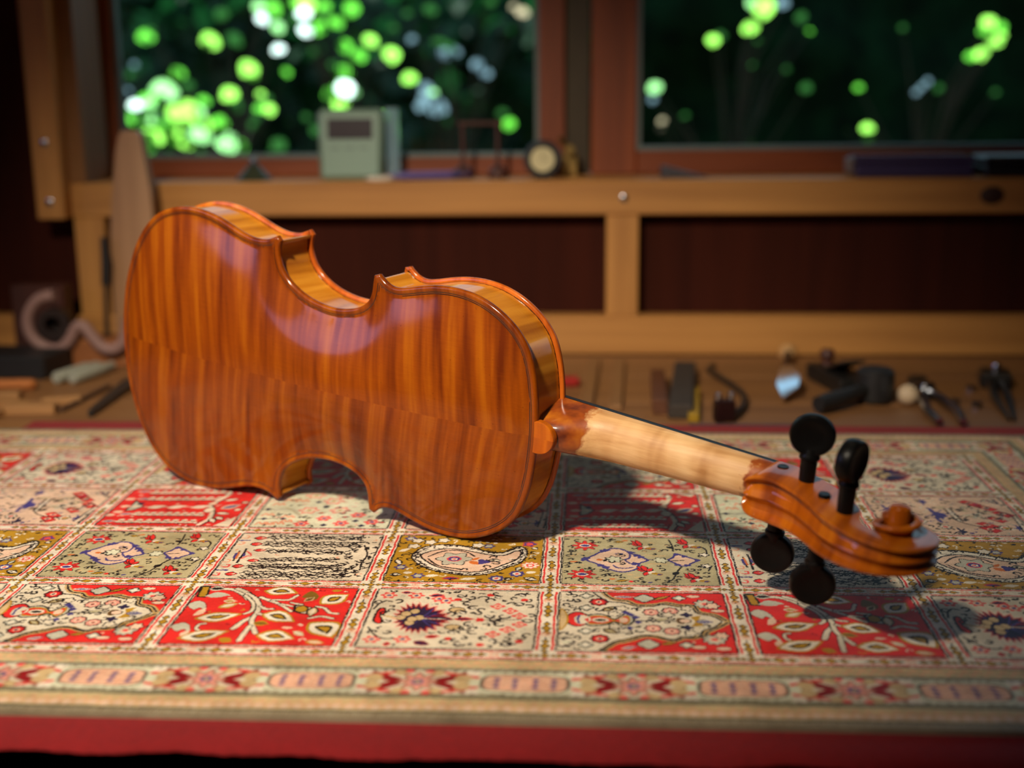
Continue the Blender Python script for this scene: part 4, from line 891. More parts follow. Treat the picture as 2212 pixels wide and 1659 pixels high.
def neck_sec(s):
    dt = dtop(s); th = np.interp(s, [394, 420, 480, 500], [13.6, 13.4, 12.4, 12.2]); db = np.interp(s, [350, 356, 361, 366, 370, 374, 378, 383, 389, 396, 402], [4.2, 4.2, 4.5, 5.6, 7.6, 10.6, 13.4, 16.0, 17.8, dtop(396) - 13.6, dtop(402) - 13.6]) if s < 402 else dt - th
    a = np.interp(s, [352, 497, 505], [16.6, 12.0, 11.8]); k = np.clip((388 - s) / 30, 0, 1); k = k * k * (3 - 2 * k)
    pe = .88 * (1 - k) + .30 * k; qe = .92 * (1 - k) + .75 * k; o = []
    for th_ in np.linspace(0, math.pi, 29):
        cs, sn = math.cos(th_), math.sin(th_); f = abs(sn) ** qe
        o.append((s, dt - (dt - db) * f, math.copysign(abs(cs) ** pe, cs) * (a - 6.4 * k * f)))
    return o
mb = MB(); mb.rings([neck_sec(s) for s in list(np.arange(350, 402, 1.5)) + list(np.arange(402, 500, 4.0))])
vpart('neck', mb, NECK, None, 40, 'bare pale maple neck with varnished heel')
# fingerboard and nut
mb = MB(); secs = []
for s in np.linspace(228, 497.5, 30):
    a = np.interp(s, [228, 497.5], [21.0, 12.0]); dt = dtop(s) + .02; secs.append([(s, dt, -a), (s, dt, a), (s, dt + 4.3, a - .2)] + [(s, dt + 4.5 + 4.2 * math.cos(t) * a / 17, a * .97 * math.sin(t)) for t in np.linspace(1.35, -1.35, 9)] + [(s, dt + 4.3, -a + .2)])
mb.rings(secs); vpart('fingerboard', mb, EBONY, None, 30)
mb = MB(); mb.rings([[(s, dtop(s) + h0, -11.8), (s, dtop(s) + h0, 11.8), (s, dtop(s) + h1, 11.2), (s, dtop(s) + h1 + 2.4, 0), (s, dtop(s) + h1, -11.2)] for s, h0, h1 in ((497.6, 0, 5.5), (499.5, 0, 5.8), (501.8, -1.5, 4.6))]); vpart('nut', mb, EBONY, None, 30)
# pegbox and scroll: one fluted strip that ends in the volute
ST = [(489.2, -3.5, 4.2, 28, 0), (490.2, -6.4, 8.2, 28, 0), (493, -8.0, 11.0, 29, 0), (498, -8.3, 12.6, 30, 0), (503, -8.6, 13.0, 29, 12), (508.3, -9.8, 13.0, 27.5, 15), (520.6, -16, 12.0, 26.5, 17), (532.3, -26, 11.3, 26, 17), (541, -35, 10.8, 24, 15), (549.5, -41.6, 10.2, 19, 9), (558.2, -46, 9.6, 15.5, 3), (566, -48.5, 9.0, 16, 0), (573.8, -49.3, 8.3, 17.5, 0), (581.5, -48.3, 7.7, 17.5, 0), (588.2, -44.8, 7.2, 16.5, 0), (593.2, -39.6, 6.9, 14.5, 0), (596.6, -33, 6.6, 13.2, 0), (598.6, -25.2, 6.3, 12.6, 0), (598.2, -17, 6.1, 12, 0), (594.5, -9.4, 6.0, 10.5, 0), (586.5, -4.6, 6.3, 8.6, 0), (577, -4.3, 6.9, 7.5, 0), (568.8, -9.0, 7.8, 4.6, 0), (565.0, -17.6, 9.0, 4, 0), (566.2, -27.2, 10.2, 3.8, 0), (572.5, -32.8, 11.4, 3.6, 0), (581, -32.2, 12.4, 3.6, 0), (587.4, -26.8, 13.2, 3.6, 0), (588.8, -18.4, 13.8, 3.6, 0), (584.4, -11.0, 14.2, 3.6, 0), (576.4, -9.2, 14.4, 3.6, 0), (570.2, -12.6, 14.4, 3.4, 0), (568.3, -19, 14.2, 3.2, 0), (570.5, -24.8, 13.6, 3.0, 0)]
ST = np.array(ST, float)
def crn(P, n):
    q = np.vstack([2 * P[0] - P[1], P, 2 * P[-1] - P[-2]]); o = []
    for i in range(1, len(q) - 2):
        a, b, c, d = q[i - 1:i + 3]
        for t in np.arange(n) / n: o.append(.5 * (2 * b + (c - a) * t + (2 * a - 5 * b + 4 * c - d) * t * t + (3 * b - a - 3 * c + d) * t ** 3))
    o.append(q[-2]); return np.array(o)
S = crn(ST, 6); tg = np.gradient(S[:, :2], axis=0); tg /= np.hypot(*tg.T)[:, None]; ker = np.ones(7) / 7
for ax in (0, 1): tg[:, ax] = np.convolve(np.pad(tg[:, ax], 3, 'edge'), ker, 'valid')
tg /= np.hypot(*tg.T)[:, None]
secs = []
for k_, ((s, d, a, L, K), t) in enumerate(zip(S, tg)):
    k_ = k_ / 6
    nx, nd = -t[1], t[0]; c_ = min(4.2, a * .4); fd = min(3.7, a * .34); L = max(L, 2.5); K = max(0, min(K, L - 5))
    r_ = min(1.9, a * .2); half = [(L, a - .2), (L * .6, a), (1.1, a), (.25, a - .3), (0, a - .7), (.05, a - r_), (fd * .5, a - r_ - a * .09), (fd * .95, a * .62), (fd, a * .45), (fd * .7, a * .22), (.3, .55)]
    poly = half + [(0.1, 0)] + [(n_, -w_) for n_, w_ in reversed(half)] + [(L, -(a - c_)), (L - K, -(a - c_) * .97), (L - K, (a - c_) * .97), (L, a - c_)]
    secs.append([(s + nx * n_, d + nd * n_, w_ + 1.0) for n_, w_ in poly])
mb = MB(); mb.rings(secs)
vpart('scroll', mb, VEDGE, None, 28, 'carved pegbox and scroll with fluted back')
# eyes of the scroll
for sg, hh in ((1, 20.5), (-1, 15.0)):
    mb = MB(); mb.lathe([(.001, 0), (5.2, 0), (5.5, hh - 2.6), (5.1, hh - 1.0), (3.4, hh - .2), (.001, hh)], Matrix.Translation((577.6, -20.6, 1.0)) @ (Matrix.Identity(4) if sg > 0 else R(math.pi, 'X')), 22)
    vpart('scroll_eye', mb, VEDGE, None, 40)
mb = MB(); mb.lathe([(.001, -6.5), (11.2, -6.5), (11.6, -5.5), (11.6, 5.5), (11.2, 6.5), (.001, 6.5)], Matrix.Translation((577.6, -20.6, 1.0)), 30); vpart('scroll_core', mb, VEDGE, None, 40)
# pegs: (s, d, side, turn of the head about its shaft)
for s, d, sd, turn in ((521.7, 2.6, 1, -.02), (551, -24.0, 1, 1.12), (504.8, 13.0, -1, .1), (536.5, -12.5, -1, -.12)):
    pg = bpy.data.objects.new('peg', None); COL.objects.link(pg); pg.empty_display_size = .01; pg.parent = violin
    pm = VL @ Matrix.Translation((s / 1000, d / 1000, .001)) @ (Matrix.Identity(4) if sd > 0 else R(math.pi, 'X')); pg.matrix_local = pm
    z0 = -13.6
    mb = MB(); mb.lathe([(.001, z0 + .2), (3.0, z0), (3.3, z0 + .8), (4.25, 12), (4.6, 24.5), (5.5, 25.2), (5.7, 26.4), (5.3, 27.4), (5.0, 28.4), (4.2, 31), (.001, 31)], None, 20)
    mb.v = [(x / 1000, y / 1000, z / 1000) for x, y, z in mb.v]; mb.build('peg_shaft', EBONY, pg, True, 40)
    a0 = math.atan2(-.96, .28) * (1 if sd > 0 else -1) + turn
    hm = Matrix.Translation((0, 0, 38.6)) @ R(a0, 'Z') @ R(math.pi / 2, 'Y')
    mb = MB(); pr = [(.001, 3.0), (4, 3.05), (7.5, 3.5), (10, 4.3), (11.3, 4.1), (12.1, 2.8), (12.4, 0)]; pr = pr + [(r, -h_) for r, h_ in reversed(pr[:-1])]
    mb.lathe(pr, hm, 36, .95, 1.0); mb.v = [(x / 1000, y / 1000, z / 1000) for x, y, z in mb.v]; mb.build('peg_head', EBONY, pg, True, 45)
# ---------------------------------------------------------------- garden outside
def leaf_mesh(name, mat):
    vs = []; fs = []; n = 5
    for i in range(n):
        t = i / (n - 1); w = .5 * math.sin(math.pi * min(.97, .06 + t * .92)) ** .7
        vs += [(-w, t - .5, .10 * w + .06 * math.sin(t * 3)), (0, t - .5, -.03 + .06 * math.sin(t * 3)), (w, t - .5, .10 * w + .06 * math.sin(t * 3))]
    for i in range(n - 1):
        a = i * 3; fs += [(a, a + 1, a + 4, a + 3), (a + 1, a + 2, a + 5, a + 4)]
    m = MB(); m.add(vs, fs); return m.mesh(name, mat, True, 80)
def leafmat(name, refl, trans, rough=.45):
    n = NT(name); c = n.coord(); f = n.noise(c, 4, 2)
    tl = n.node('ShaderNodeBsdfTranslucent'); n.link(n.mix(f, tuple(x * .75 for x in trans), trans), tl.inputs[0])
    n.set(Base_Color=refl, Roughness=rough)
    mx = n.node('ShaderNodeMixShader'); mx.inputs[0].default_value = .6; n.link(n.p.outputs[0], mx.inputs[1]); n.link(tl.outputs[0], mx.inputs[2]); n.link(mx.outputs[0], n.n['Material Output'].inputs[0])
    return n.m
LM = {'g': leaf_mesh('leaf', leafmat('leaf_bright_green', (.05, .20, .03), (.30, .70, .10))),
      'm': leaf_mesh('leaf', leafmat('leaf_mid_green', (.03, .14, .02), (.10, .42, .04))),
      'd': leaf_mesh('leaf', leafmat('leaf_deep_green', (.02, .08, .015), (.014, .06, .014))),
      'p': leaf_mesh('leaf', leafmat('leaf_pale_green', (.12, .25, .10), (.28, .60, .24))),
      'w': leaf_mesh('leaf', leafmat('leaf_sky_gap', (.4, .5, .5), (.78, .88, .92))),  # white leaves stand in for gaps of bright sky
      'b': leaf_mesh('leaf', leafmat('leaf_blue_grey', (.10, .14, .18), (.10, .15, .20))),
      't': leaf_mesh('leaf', leafmat('leaf_dry_tan', (.3, .22, .14), (.34, .26, .18)))}
STEMM = plain('stem_bark', sr(46, 40, 24), .8, .3)
PLANTS = [
    [(-735, 2568, 281, 31, 'g'), (-844, 2555, 245, 36, 'g'), (-915, 2634, 235, 37, 'p'), (-909, 2581, 264, 27, 'p'), (-904, 2639, 273, 27, 'd'), (-814, 2641, 222, 32, 'g'), (-773, 2619, 225, 27, 'm'), (-935, 2636, 178, 35, 'p'), (-884, 2619, 176, 22, 'd'), (-850, 2622, 183, 32, 'g'), (-735, 2530, 181, 37, 'p'), (-728, 2604, 175, 27, 'm'), (-677, 2555, 239, 17, 'd'), (-678, 2638, 271, 22, 'd'), (-666, 2534, 253, 17, 'm'), (-963, 2669, 220, 28, 'd'), (-808, 2577, 166, 21, 'd'), (-798, 2648, 191, 21, 'd'), (-880, 2587, 217, 27, 'm'), (-672, 2650, 161, 18, 'd'), (-718, 2557, 256, 19, 'd'), (-630, 2534, 181, 28, 'd'), (-680, 2537, 221, 18, 'd'), (-777, 2533, 269, 22, 'm'), (-679, 2657, 250, 25, 'g'), (-918, 2658, 265, 18, 'm'), (-826, 2655, 245, 26, 'p'), (-757, 2634, 194, 20, 'p'), (-676, 2589, 281, 14, 'g'), (-756, 2666, 268, 29, 'd'), (-891, 2538, 196, 44, 'g'), (-893, 2606, 212, 41, 'g'), (-847, 2651, 249, 42, 'g'), (-833, 2613, 222, 26, 'g'), (-898, 2656, 288, 49, 'p'), (-876, 2607, 190, 30, 'g'), (-949, 2648, 179, 50, 'm'), (-882, 2619, 212, 45, 'g'), (-934, 2641, 200, 42, 'd'), (-936, 2536, 165, 23, 'p'), (-800, 2568, 199, 41, 'p'), (-920, 2618, 267, 40, 'm'), (-944, 2614, 248, 44, 'd'), (-963, 2668, 226, 47, 'm'), (-954, 2616, 177, 46, 'g'), (-916, 2528, 262, 22, 'w'), (-950, 2587, 291, 11, 'b')],
    [(-838, 2807, 395, 39, 'g'), (-842, 2794, 387, 19, 'd'), (-761, 2822, 335, 40, 'g'), (-745, 2792, 320, 19, 'g'), (-953, 2922, 329, 30, 'm'), (-903, 2829, 302, 24, 'd'), (-977, 2800, 399, 14, 'd'), (-712, 2908, 428, 24, 'p'), (-744, 2876, 471, 25, 'p'), (-818, 2838, 454, 26, 'd'), (-696, 2905, 329, 18, 'm'), (-783, 2816, 392, 21, 'd'), (-1014, 2900, 410, 32, 'm'), (-1023, 2802, 326, 13, 'd'), (-985, 2850, 422, 15, 'd'), (-820, 2926, 405, 30, 'd'), (-711, 2870, 466, 32, 'm'), (-697, 2848, 377, 23, 'w'), (-742, 2891, 445, 26, 'w'), (-1015, 2813, 348, 12, 'b'), (-1056, 2802, 308, 12, 'b')],
    [(-461, 2671, 387, 26, 'g'), (-422, 2698, 358, 33, 'g'), (-524, 2719, 378, 28, 'm'), (-503, 2762, 360, 29, 'm'), (-547, 2746, 427, 26, 'm'), (-529, 2669, 257, 32, 'g'), (-555, 2706, 253, 18, 'g'), (-450, 2742, 234, 12, 'g'), (-601, 2777, 370, 18, 'd'), (-594, 2677, 461, 38, 'g'), (-627, 2735, 469, 22, 'm'), (-427, 2771, 417, 14, 'd'), (-556, 2675, 442, 18, 'd'), (-572, 2749, 186, 14, 'd'), (-618, 2739, 232, 17, 'd'), (-664, 2774, 222, 13, 'd'), (-556, 2767, 340, 23, 'd'), (-586, 2689, 205, 24, 'd'), (-569, 2740, 460, 23, 'm'), (-634, 2759, 439, 28, 'd'), (-573, 2705, 416, 30, 'm'), (-506, 2718, 453, 30, 'm'), (-492, 2685, 400, 23, 'd'), (-538, 2758, 322, 37, 'm'), (-554, 2723, 279, 36, 'm'), (-568, 2548, 402, 24, 'w'), (-558, 2493, 432, 24, 'w'), (-487, 2512, 290, 35, 'w'), (-506, 2696, 283, 22, 'p')],
    [(-399, 2798, 311, 27, 'g'), (-333, 2674, 281, 14, 'p'), (-178, 2730, 214, 24, 'm'), (-195, 2772, 236, 18, 'd'), (-216, 2757, 467, 18, 'd'), (-336, 2760, 387, 12, 'd'), (-397, 2776, 446, 14, 'd'), (-344, 2754, 452, 25, 'd'), (-305, 2760, 372, 21, 'd'), (-317, 2692, 380, 22, 'd'), (-352, 2745, 267, 38, 'b'), (-339, 2794, 247, 39, 'b'), (-362, 2784, 291, 23, 'b'), (-316, 2748, 360, 26, 'b'), (-292, 2754, 365, 18, 'b'), (-250, 2786, 339, 23, 'b'), (-228, 2755, 319, 22, 'b'), (-148, 2729, 442, 22, 't'), (-168, 2765, 456, 12, 't'), (-377, 2694, 390, 14, 'b'), (-357, 2661, 253, 22, 'b')],
    [(352, 2731, 444, 44, 'g'), (328, 2729, 453, 22, 'p'), (392, 2749, 454, 22, 'b'), (326, 2740, 404, 28, 'g'), (244, 2670, 378, 24, 'g'), (262, 2715, 389, 18, 'd'), (128, 2672, 286, 24, 'p'), (125, 2708, 262, 14, 'b'), (143, 2661, 219, 12, 't'), (140, 2667, 204, 12, 't'), (285, 2794, 177, 14, 'd'), (337, 2769, 168, 12, 'm'), (458, 2800, 398, 12, 'm'), (191, 2672, 229, 12, 'd'), (398, 2691, 320, 12, 'd'), (316, 2779, 275, 12, 'd'), (338, 2692, 378, 12, 'd'), (435, 2767, 426, 22, 'd'), (435, 2669, 282, 21, 'd'), (329, 2684, 329, 12, 'd')],
    [(804, 2714, 408, 28, 'g'), (826, 2707, 396, 24, 'm'), (802, 2734, 392, 18, 'm'), (827, 2735, 370, 28, 'g'), (840, 2735, 382, 14, 'g'), (808, 2761, 347, 29, 'g'), (773, 2717, 342, 18, 'm'), (556, 2744, 282, 14, 'm'), (562, 2665, 200, 22, 'g'), (577, 2718, 178, 18, 'g'), (593, 2788, 212, 14, 'd'), (686, 2785, 271, 12, 'b'), (696, 2780, 282, 12, 'b'), (688, 2706, 293, 12, 'b'), (537, 2736, 194, 12, 'd'), (850, 2784, 269, 12, 'd'), (740, 2784, 184, 12, 'd'), (636, 2727, 401, 12, 'd'), (711, 2702, 279, 15, 'd')],
]
PLAB = ['densest bright green shrub, low in the left corner of the left window', 'leafy shrub with round bright leaves, high at the left of the left window', 'shrub with green leaves and white sky-gap stand-ins, above the pale green meter', 'blue-grey leaved shrub at the right end of the left window', 'sparse shrub with a few bright leaves, left part of the right window', 'shrub with one large bright leaf cluster, far right of the right window']
GZ = -.55
for lv, lab in zip(PLANTS, PLAB):
    cx0 = sum(l[0] for l in lv) / len(lv) / 1000; cy0 = sum(l[1] for l in lv) / len(lv) / 1000 + .05
    pl = thing('garden_shrub', lab, 'shrub', BENCH @ T(cx0, cy0, GZ), 'shrubs outside the windows')
    tw = MB(); tw.tube([(0, 0, 0), (.01, .01, .3), (0, .01, .62)], [.012, .009, .006], 6)
    for k, (x, y, z, s, kd) in enumerate(lv):
        p = Vector((x / 1000 - cx0, y / 1000 - cy0, z / 1000 - GZ)); o = bpy.data.objects.new('leaf', LM[kd]); COL.objects.link(o); o.parent = pl
        nrm = Vector((random.uniform(-.25, .25), .78, .62 + random.uniform(-.15, .15))).normalized()
        q = nrm.to_track_quat('Z', 'Y').to_matrix().to_4x4()
        sz = s / 1000 * 1.05
        o.matrix_local = Matrix.Translation(p) @ q @ R(random.uniform(0, 6.28), 'Z') @ Matrix.Diagonal((sz, sz * 1.12, sz, 1))
        h_ = max(.05, p.z - .25 - .1 * random.random()); mid = Vector((p.x * .5, p.y * .5 + .03, h_ + (p.z - h_) * .6))
        tw.tube([(0, .01, min(h_, .6)), mid, p], [.0035, .0025, .0012], 4)
    tw.build('stem', STEMM, pl, True, 60)
# dense hedge behind the shrubs
n = NT('hedge_core'); c = n.coord(); f = n.noise(c, 9, 4, .6); n.set(Base_Color=n.ramp(f, [(.35, (.002, .014, .006)), (.7, (.010, .085, .030))]), Roughness=.8)
gx, gz = np.meshgrid(np.linspace(-3.2, 3.4, 90), np.linspace(GZ, .74, 30)); hy = 3.75 + .12 * np.sin(gx * 5.1 + gz * 3) + .10 * np.sin(gx * 9.3 - gz * 7) + .08 * np.sin(gz * 11 + gx * 2)
rows = [[(gx[j, i], hy[j, i] if sd == 0 else hy[j, i] + .9, gz[j, i]) for j in range(30)] for sd in (0,) for i in range(90)]
rows2 = [r + [(p[0], 4.8, p[2]) for p in reversed(r)] for r in rows]
hedge = thing('garden_hedge', 'dense dark green hedge filling the view behind the shrubs', 'hedge', BENCH @ T(0, 0, 0))
mbh = MB(); mbh.rings(rows2); mbh.build('foliage_core', n.m, hedge, True, 80)
DL = leafmat('hedge_leaf', (.007, .060, .019), (.003, .028, .007), .4)
hv, hf = [], []; rs = np.random.RandomState(21)
base = [(-.5, 0, 0), (0, -.9, .1), (.5, 0, 0), (0, .9, .1)]
for k in range(3600):
    x, z = rs.uniform(-2.2, 2.4), rs.uniform(-.35, .74); y = 3.62 + rs.uniform(-.24, .12) + .12 * math.sin(x * 5.1 + z * 3); s = rs.uniform(.03, .075)
    M_ = Matrix.Translation((x, y, z)) @ R(rs.uniform(-.9, .9), 'Z') @ R(math.pi / 2 + rs.uniform(-.7, .7), 'X') @ R(rs.uniform(0, 6.28), 'Z')
    b0 = len(hv)
    hv += [tuple(M_ @ Vector((a * s, b * s, c_ * s))) for a, b, c_ in base]; hf.append((b0, b0 + 1, b0 + 2, b0 + 3))
mbl = MB(); mbl.v = hv; mbl.f = hf; ho = mbl.build('leaf_mass', DL, hedge, False); ho['kind'] = 'stuff'
n = NT('conifer_foliage'); c = n.coord(); f = n.noise(c, 14, 4, .65); n.set(Base_Color=n.ramp(f, [(.35, (.0015, .006, .003)), (.75, (.005, .026, .009))]), Roughness=.9, Specular_IOR_Level=.05)
gx, gz = np.meshgrid(np.linspace(.08, 2.3, 60), np.linspace(GZ, .72, 34)); cy = 3.09 + .05 * np.sin(gx * 7 + gz * 4) + .03 * np.sin(gx * 17 - gz * 11) + .02 * np.sin(gz * 23 + gx * 5) + 0
con = thing('garden_conifer', 'nearly black conifer filling the view of the right window', 'conifer', BENCH @ T(1.2, 3.0, GZ))
rows = [[(gx[j, i] - 1.2, cy[j, i] - 3.0, gz[j, i] - GZ) for j in range(34)] for i in range(60)]
mbc = MB(); mbc.rings([r + [(p[0], .145, p[2]) for p in reversed(r)] for r in rows]); mbc.build('foliage', n.m, con, True, 80); MB().tube([(0, .11, 0), (.02, .11, .6), (0, .11, 1.1)], [.06, .05, .03], 10).build('trunk', STEMM, con)
gr = MB().box(-6, 6, 1.6, 9, GZ - .05, GZ).build('garden_ground', plain('garden_soil', sr(70, 62, 40), .9, .3, 3)); gr.matrix_world = BENCH; tag(gr, 'earth ground of the garden outside', 'ground', kind='structure')
ev = MB().box(-1.5, 1.8, 1.505, 2.0, .86, .90).build('sun_blocker', PINE); ev.matrix_world = BENCH; tag(ev, 'board eave added out of view above the windows to keep sun out', 'sun_blocker', kind='structure')  # board added out of view to block direct sun from the room
# ---------------------------------------------------------------- things on the window ledge
LZ = .187
def btag(o, x, y, z, rz, label, cat, group=None):
    o.matrix_world = bench_m(x, y, z, rz); return tag(o, label, cat, group)
def lthing(name, x, y, z, rz, label, cat, group=None): return thing(name, label, cat, bench_m(x, y, z, rz), group)
def mm(mb):
    mb.v = [(a / 1000, b / 1000, c / 1000) for a, b, c in mb.v]; return mb
GREENM = plain('dark_green_paint', sr(52, 58, 40), .45, .3); PLGREEN = plain('pale_green_plastic', sr(128, 156, 138), .4, .1, 20)
t = lthing('hand_bell', -.381, 1.412, LZ, 0, 'small dark green bell-shaped cone with a knob, left on the ledge', 'bell')
mm(MB().lathe([(.01, 0), (20, 0), (20.5, 1.5), (17, 5), (11, 11), (6.5, 16), (5, 18), (.01, 18.5)], None, 24)).build('body', GREENM, t); mm(MB().lathe([(.01, 18), (3, 18), (4.2, 21), (3.4, 24), (.01, 25)], None, 16)).build('knob', plain('blue_knob', sr(70, 84, 110), .3), t)
t = lthing('digital_hygrometer', -.269, 1.402, LZ, .02, 'pale green digital meter with a dark display, standing on the ledge', 'meter')
tilt = R(-.10, 'X')
mb = MB().box(-36, 36, 0, 16, 0, 78, 5); mb.v = [tuple(tilt @ Vector((x * (1.0 + .0007 * (z - 30)), y, z))) for x, y, z in mb.v]; mm(mb).build('case', PLGREEN, t)
mb = MB().box(-25, 25, -.7, .5, 45, 67, .4); mb.v = [tuple(tilt @ Vector(v)) for v in mb.v]; mm(mb).build('display', plain('lcd_dark', sr(52, 44, 50), .25, .15), t)
for k in range(3):
    mb = MB().box(-22 + 16 * k, -12 + 16 * k, -.5, .4, 34, 37, .3); mb.v = [tuple(tilt @ Vector(v)) for v in mb.v]; mm(mb).build('button', plain('button_grey_green', sr(120, 142, 128), .5), t)
AC = NT('window_lit_blue'); AC.set(Base_Color=(.55, .80, .92), Roughness=.08, Transmission_Weight=.7, IOR=1.45)  # tinted block stands in for window light on the side of the meter
o = mm(MB().box(-8, 8, -6, 6, 0, 78, 1.5)).build('lit_side_block', AC.m); btag(o, -.226, 1.434, LZ, .1, 'clear blue block standing in for window light beside the pale green meter', 'block')
t = lthing('marker_pen', -.186, 1.402, LZ + .0045, .22, 'purple pen lying on the ledge right of the pale green meter', 'pen')
mb = MB(); mb.lathe([(.01, -38), (2.2, -38), (3.4, -30), (4.4, -22), (4.4, 26), (4.0, 34), (.01, 34.5)], R(math.pi / 2, 'Y') , 14); mm(mb).build('barrel', plain('purple_plastic', sr(92, 78, 140), .35), t)
mb = MB(); mb.lathe([(.01, 30), (4.9, 30), (5.0, 46), (4.4, 50), (.01, 50.5)], R(math.pi / 2, 'Y'), 14); mm(mb).build('cap', plain('dark_purple_plastic', sr(58, 50, 96), .35), t)
mb = MB(); mb.lathe([(.01, -48), (.8, -48), (2.0, -38), (.01, -37.9)], R(math.pi / 2, 'Y'), 10); mm(mb).build('tip', plain('pink_tip', sr(186, 140, 130), .4), t)
o = mm(MB().lathe([(.01, 0), (9, 0), (10.5, 1.5), (10, 4), (7, 5.2), (.01, 5.4)], None, 20, 1.5, .8)).build('eraser', plain('white_rubber', sr(206, 196, 178), .7, .1)); btag(o, -.234, 1.386, LZ, .1, 'small white eraser at the front edge of the ledge', 'eraser')
DKW = wood('dark_turned_wood', sr(48, 22, 14), sr(82, 40, 26), 2)
t = lthing('turned_stand', -.125, 1.418, LZ, 0, 'little dark wooden stand with two posts and a crossbar on the ledge', 'stand')
for sx in (-19.5, 19.5):
    mb = MB().lathe([(.01, 0), (11, 0), (12, 3), (10.5, 9), (6, 13), (3, 16), (2.2, 22), (2.2, 60), (.01, 60.5)], T(sx, 0, 0), 18); mm(mb).build('post', DKW, t)
mb = MB().box(-25, 25, -2.4, 2.4, 58, 62.5, 1); mm(mb).build('crossbar', DKW, t)
t = lthing('small_clock', -.0547, 1.402, LZ, 0, 'small round black clock with a cream face on the ledge', 'clock')
Mx = T(0, 0, 21.5) @ R(math.pi / 2, 'X')
mm(MB().lathe([(.01, -11), (17, -11), (20, -8), (20.8, 0), (20.6, 7), (19, 9.5), (15, 9.6), (13.5, 8), (.01, 8)], Mx, 36)).build('case', BLACKPL, t)
mm(MB().lathe([(.01, 7.9), (13.4, 7.9), (13.4, 8.6), (.01, 8.6)], Mx, 30)).build('face', plain('cream_dial', sr(206, 196, 150), .5, .06), t)
mb = MB(); mb.box(-.5, .5, -9.4, -8.8, 21.5, 31); mb.box(0, 7, -9.4, -8.8, 21.1, 22); mm(mb).build('hands', plain('grey_hands', sr(150, 140, 104), .5), t)
mm(MB().box(-9, 9, -8, 8, 0, 3, .8)).build('foot', BLACKPL, t)
BR = plain('brass', (.50, .34, .12), .35, .25, 60, Metallic=1.0)
t = lthing('window_latch', -.0255, 1.440, LZ, 0, 'worn brass latch standing beside the small clock', 'latch')
mm(MB().box(-9, 9, -2, 8, 0, 26, 1.5)).build('plate', BR, t); mm(MB().lathe([(.01, -9), (5.5, -9), (6, -4), (6, 0), (.01, 0)], T(0, -2, 30) @ R(math.pi / 2, 'X') @ R(math.pi, 'X'), 16)).build('pivot', BR, t); mm(MB().tube([(0, -4, 30), (-8, -8, 38), (-12, -9, 44)], [3.5, 3, 3.4], 10)).build('lever', BR, t)
mb = MB(); mb.prism([(-27, 0), (27, 0), (-22, 13), (-27, 13)], -9, 9, R(math.pi / 2, 'X'), .02); o = mm(mb).build('wooden_wedge', plain('dark_grey_paint', sr(58, 54, 58), .5, .2)); btag(o, .102, 1.41, LZ, .05, 'dark grey wedge on the ledge below the right window', 'wedge')
t = lthing('storage_box', .3455, 1.412, LZ, -.02, 'long flat purple plastic box on the ledge at the right', 'box')
PUR = plain('purple_box_plastic', sr(66, 58, 88), .2, .12, 15, Coat_Weight=.5)
mm(MB().box(-62, 62, -26, 26, 0, 15, 2)).build('box_body', PUR, t); mm(MB().box(-63, 63, -27, 27, 15.3, 23, 2)).build('lid', PUR, t); mm(MB().box(-68, -62.5, -14, 14, 4, 20, 1)).build('end_label', plain('pale_label', sr(120, 104, 96), .6), t)
t = lthing('black_case', .466, 1.415, LZ, .03, 'black low case at the right end of the ledge', 'case')
mm(MB().box(-48, 48, -28, 28, 0, 12, 2)).build('case_body', BLACKPL, t); mm(MB().box(-48.5, 48.5, -28.5, 28.5, 12.4, 22, 2.5)).build('lid', BLACKPL, t)

# ---------------------------------------------------------------- things on the bench, right
def stick(name, x0, y0, x1, y1, w, h, mat, label, cat, bev=1.0, taper=1.0):
    dx, dy = x1 - x0, y1 - y0; L = math.hypot(dx, dy) * 1000
    mb = MB().box(-L / 2, L / 2, -w / 2, w / 2, 0, h, bev); mb.v = [(a, b * (1 + (taper - 1) * (a / L + .5)), c) for a, b, c in mb.v]
    o = mm(mb).build(name, mat); return btag(o, (x0 + x1) / 2, (y0 + y1) / 2, BTOP, math.atan2(dy, dx), label, cat)
SLATW = wood('dull_slat_wood', sr(112, 78, 44), sr(150, 108, 64), 0); BROWN = wood('brown_block_wood', sr(70, 38, 22), sr(104, 62, 36), 0); TAN = wood('pale_offcut_wood', sr(176, 130, 78), sr(214, 172, 116), 0)
stick('wood_strip', .062, 1.105, .066, 1.235, 14, 14, BROWN, 'short brown wooden strip on the bench just right of the neck', 'strip')
stick('sharpening_stone', .079, 1.09, .0967, 1.277, 22, 13, plain('dark_stone', sr(52, 44, 38), .8, .2, 60), 'dark slab-like sharpening stone behind the neck', 'stone', 1.5)
stick('yellow_ruler', .0900, 1.078, .099, 1.185, 10, 8, plain('yellow_paint', sr(150, 118, 22), .5, .15), 'small yellow stick beside the dark sharpening stone', 'stick')
stick('steel_rule', .085, 1.0675, .195, 1.0665, 5, 2, plain('dull_rule', sr(66, 56, 66), .4, .1), 'thin dark rule lying along the far edge of the red cloth', 'rule', .4)
stick('red_eraser', -.030, 1.215, -.012, 1.218, 14, 10, plain('red_plastic', sr(150, 30, 26), .4), 'small red eraser on the bench behind the violin', 'eraser', 3)
for k, (x, lab) in enumerate(((-.005, 'leftmost of the two pale slats lying behind the neck'), (.022, 'pale slat nearer the brown strip behind the neck'))):
    stick('pale_slat', x, 1.12, x + .008, 1.33, 12, 5, SLATW, lab, 'slat')
t = lthing('screw_clamp', .117, 1.083, BTOP, .2, 'small dark clamp with a long bent black rod', 'clamp')
